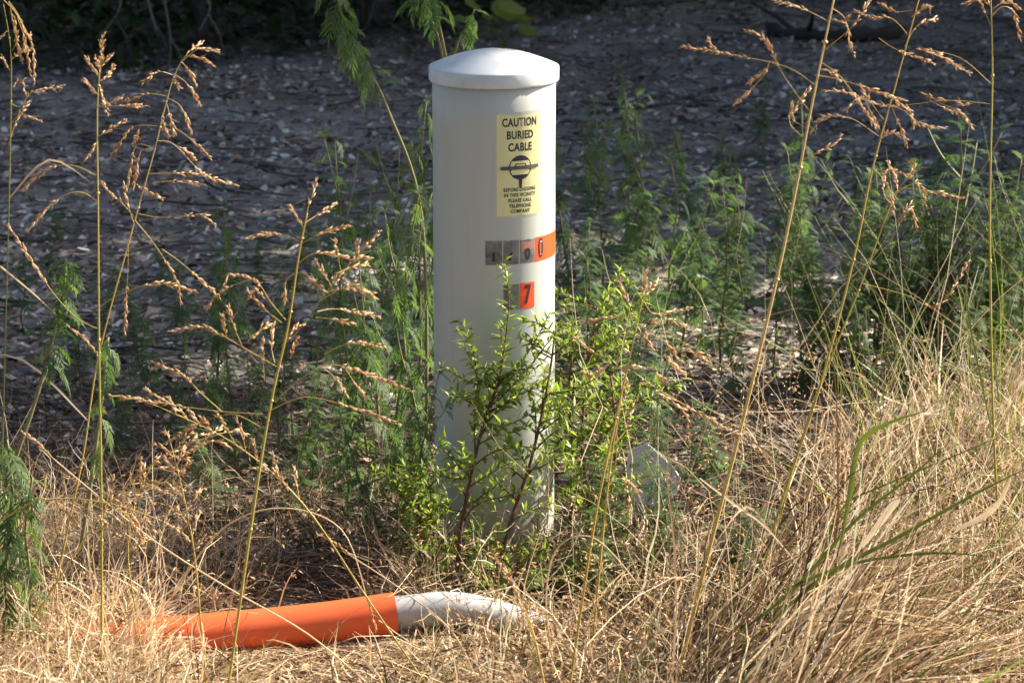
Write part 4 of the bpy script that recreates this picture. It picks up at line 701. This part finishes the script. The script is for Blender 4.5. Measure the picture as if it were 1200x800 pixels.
def field(n, xf, y0, y1, Lr, elr, wr, cr, tr, name, mat, label, azc=None, azs=3.2, wob=.35, guard=True, ypow=1., keep=None, clump=.22, kink=.28):
    y = y0+(y1-y0)*rng.random(n)**ypow; lo, hi = xf; x = U(lo, hi, n)*(.2*y+.1)/1.0
    L = U(*Lr, n)*(.6+.8*rng.random(n)); el = U(*elr, n); az = U(-math.pi, math.pi, n) if azc is None else rng.normal(azc, azs, n)
    k = np.ones(n, bool)
    if guard: f, k = pipe_guard(x, y, L, el); L = L*f
    d = np.hypot(x-PX, y-PY); k &= d > PR+.01
    if keep is not None: k &= keep(x, y)
    cl = np.array([noise.noise((a*4, b*4, 1.7)) for a, b in zip(x, y)]); k &= (cl*1.3+rng.random(n)*.8) > clump
    x, y, L, el, az = x[k], y[k], L[k], el[k], az[k]; m = len(x); t = np.clip(rng.normal(tr[0], tr[1], m)+cl[k]*.25, 0, 1.1)
    return tubes_np(name, np.stack([x, y, zs(x, y)], 1), az, el, L, U(*wr, m), U(*cr, m), U(-wob, wob, m), t, mat, label, kink=kink)
R1 = R
field(34000, (-1.1, 1.1), 3.15, 4.42, (.05, .17), (R(5), R(70)), (.0017, .0054), (.2, 2.6), (.56, .34), 'dry_grass', M_straw, 'low matted straw coloured dry grass along the foreground', clump=.30)
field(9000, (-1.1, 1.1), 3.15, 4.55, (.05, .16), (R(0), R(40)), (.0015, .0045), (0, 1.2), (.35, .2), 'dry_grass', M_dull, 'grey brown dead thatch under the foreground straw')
edge_r = lambda x, y: ~((np.abs(px_of(x, y)-772) < 30) & (y > 4.12)) & (y < 4.35+1.15*np.clip((x-.15)/1.0, 0, 1)**.8)
field(17000, (.12, 1.15), 3.15, 5.6, (.06, .22), (R(5), R(70)), (.0018, .0060), (.2, 2.4), (.46, .38), 'dry_grass', M_straw, 'long leaning dry grass filling the right foreground', azc=.35, azs=.9, guard=False, keep=edge_r, clump=.36)
field(2400, (.55, 1.15), 4.0, 5.9, (.10, .26), (R(45), R(88)), (.0012, .0034), (.1, 1.4), (.55, .22), 'dry_grass', M_straw, 'upright dry grass on the right before the sunlit weeds', guard=False, keep=edge_r)
field(9500, (-1.1, .1), 4.15, 4.85, (.06, .22), (R(10), R(70)), (.0010, .0024), (.3, 2.2), (.5, .22), 'dry_grass', M_straw, 'dry grass behind the orange pipe on the left', keep=lambda x, y: x < -.06-.75*(y-4.2), clump=.05)
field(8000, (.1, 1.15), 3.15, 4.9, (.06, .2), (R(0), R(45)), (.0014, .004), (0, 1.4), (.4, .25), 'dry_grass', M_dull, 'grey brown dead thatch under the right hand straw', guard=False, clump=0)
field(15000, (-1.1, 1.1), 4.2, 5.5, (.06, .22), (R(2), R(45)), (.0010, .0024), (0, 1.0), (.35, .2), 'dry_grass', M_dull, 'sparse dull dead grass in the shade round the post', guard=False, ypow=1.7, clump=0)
field(700, (-1.1, 1.1), 3.3, 4.5, (.22, .42), (R(20), R(80)), (.0010, .0018), (.5, 2.4), (.72, .15), 'dry_grass', M_straw, 'long thin curling straws over the foreground')
field(280, (.1, 1.15), 3.4, 5.5, (.30, .55), (R(45), R(85)), (.0010, .0020), (.2, 1.5), (.75, .2), 'dry_grass', M_straw, 'long thin curling straws over the right foreground', guard=False)
field(2200, (.26, .58), 3.35, 3.95, (.26, .50), (R(18), R(48)), (.0018, .0050), (.1, .9), (.40, .38), 'dry_grass', M_straw, 'thick sheaf of broad straw leaning up to the right across the lower right', azc=.38, azs=.4, guard=False, clump=-9, kink=.2)
field(260, (.30, .62), 3.35, 3.95, (.24, .46), (R(18), R(50)), (.0020, .0050), (.1, .7), (.3, .2), 'green_grass', M_green, 'green blades in the thick leaning sheaf at the lower right', azc=.5, azs=.4, guard=False, clump=-9, kink=.1)
field(110, (.62, 1.15), 4.1, 5.3, (.35, .62), (R(60), R(88)), (.0010, .0022), (.1, .8), (.65, .3), 'dry_grass', M_straw, 'thin upright bents among the sunlit weeds at the right', guard=False, clump=-9, kink=.06)
field(150, (.6, 1.15), 4.1, 5.3, (.3, .55), (R(60), R(88)), (.0014, .003), (.1, .9), (.5, .3), 'green_grass', M_green, 'thin upright green blades among the sunlit weeds at the right', guard=False, clump=-9, kink=.06)
field(700, (.5, 1.15), 3.2, 5.0, (.08, .2), (R(10), R(80)), (.005, .009), (.4, 2.6), (.72, .3), 'dry_grass', M_straw, 'broad curled dead grass leaves in the straw on the right', guard=False, kink=.35)
field(1100, (.1, 1.15), 3.2, 5.3, (.10, .28), (R(15), R(75)), (.0018, .0042), (.2, 1.4), (.45, .25), 'green_grass', M_green, 'scattered green blades among the straw on the right', azc=.4, azs=.8, guard=False, keep=edge_r)
field(600, (-1.1, .1), 3.2, 4.4, (.06, .2), (R(30), R(80)), (.0014, .003), (.2, 1.6), (.5, .25), 'green_grass', M_green, 'scattered green blades among the foreground straw on the left')
field(9000, (-1.15, -.66), 3.5, 4.35, (.10, .22), (R(15), R(75)), (.0014, .004), (.3, 2.4), (.65, .25), 'dry_grass', M_straw, 'thick straw burying the left end of the orange pipe', guard=False, clump=-9)
field(9000, (-.85, .25), 3.5, 4.2, (.05, .12), (R(0), R(24)), (.0014, .004), (0, 1.5), (.6, .3), 'dry_grass', M_straw, 'short flat straw lying along the front of the orange pipe', keep=lambda x, y: y < A.y+(B.y-A.y)*(x-A.x)/(B.x-A.x)-.035, guard=False, clump=-9)
# little husks hanging in the straw
mb = MB()
for k in range(5200):
    side = random.random(); y = random.uniform(3.25, 4.5) if side < .55 else random.uniform(3.3, 5.2); x = (random.uniform(-1.05, .2) if side < .55 else random.uniform(.1, 1.1))*(.2*y+.1)
    p = px_of(x, y); yp = A.y+(B.y-A.y)*min(1, max(0, (x-A.x)/(B.x-A.x)))
    if 140 < p < 520 and yp-.45 < y < yp+.06: continue
    if y > 4.3 and side < .55 and x > -.35: continue
    d = Vector((random.uniform(-1, 1), random.uniform(-1, 1), random.uniform(-.9, .4))); c = Vector((x, y, random.uniform(.02, .15 if side < .55 else .26)))
    for m in range(random.choice((1, 1, 2, 3))): mb.grain(c+rv()*.008, d+rv()*.5, random.uniform(.008, .016), random.uniform(.0008, .0018), random.uniform(.3, 1))
tag(mb.build('grass_husks', M_seed), 'small tan husks caught in the dry foreground grass', kind='stuff')

# several weeds of one description: told apart by their order across the picture
for lb, os_ in AUTO.items():
    if len(os_) > 1:
        n_ = len(os_)
        for k, (px, o) in enumerate(sorted(os_, key=lambda q: q[0])):
            o['label'] = ('left' if k == 0 else ('right' if k == n_-1 else 'middle'))+' of the '+lb.replace('weed', 'weeds', 1)
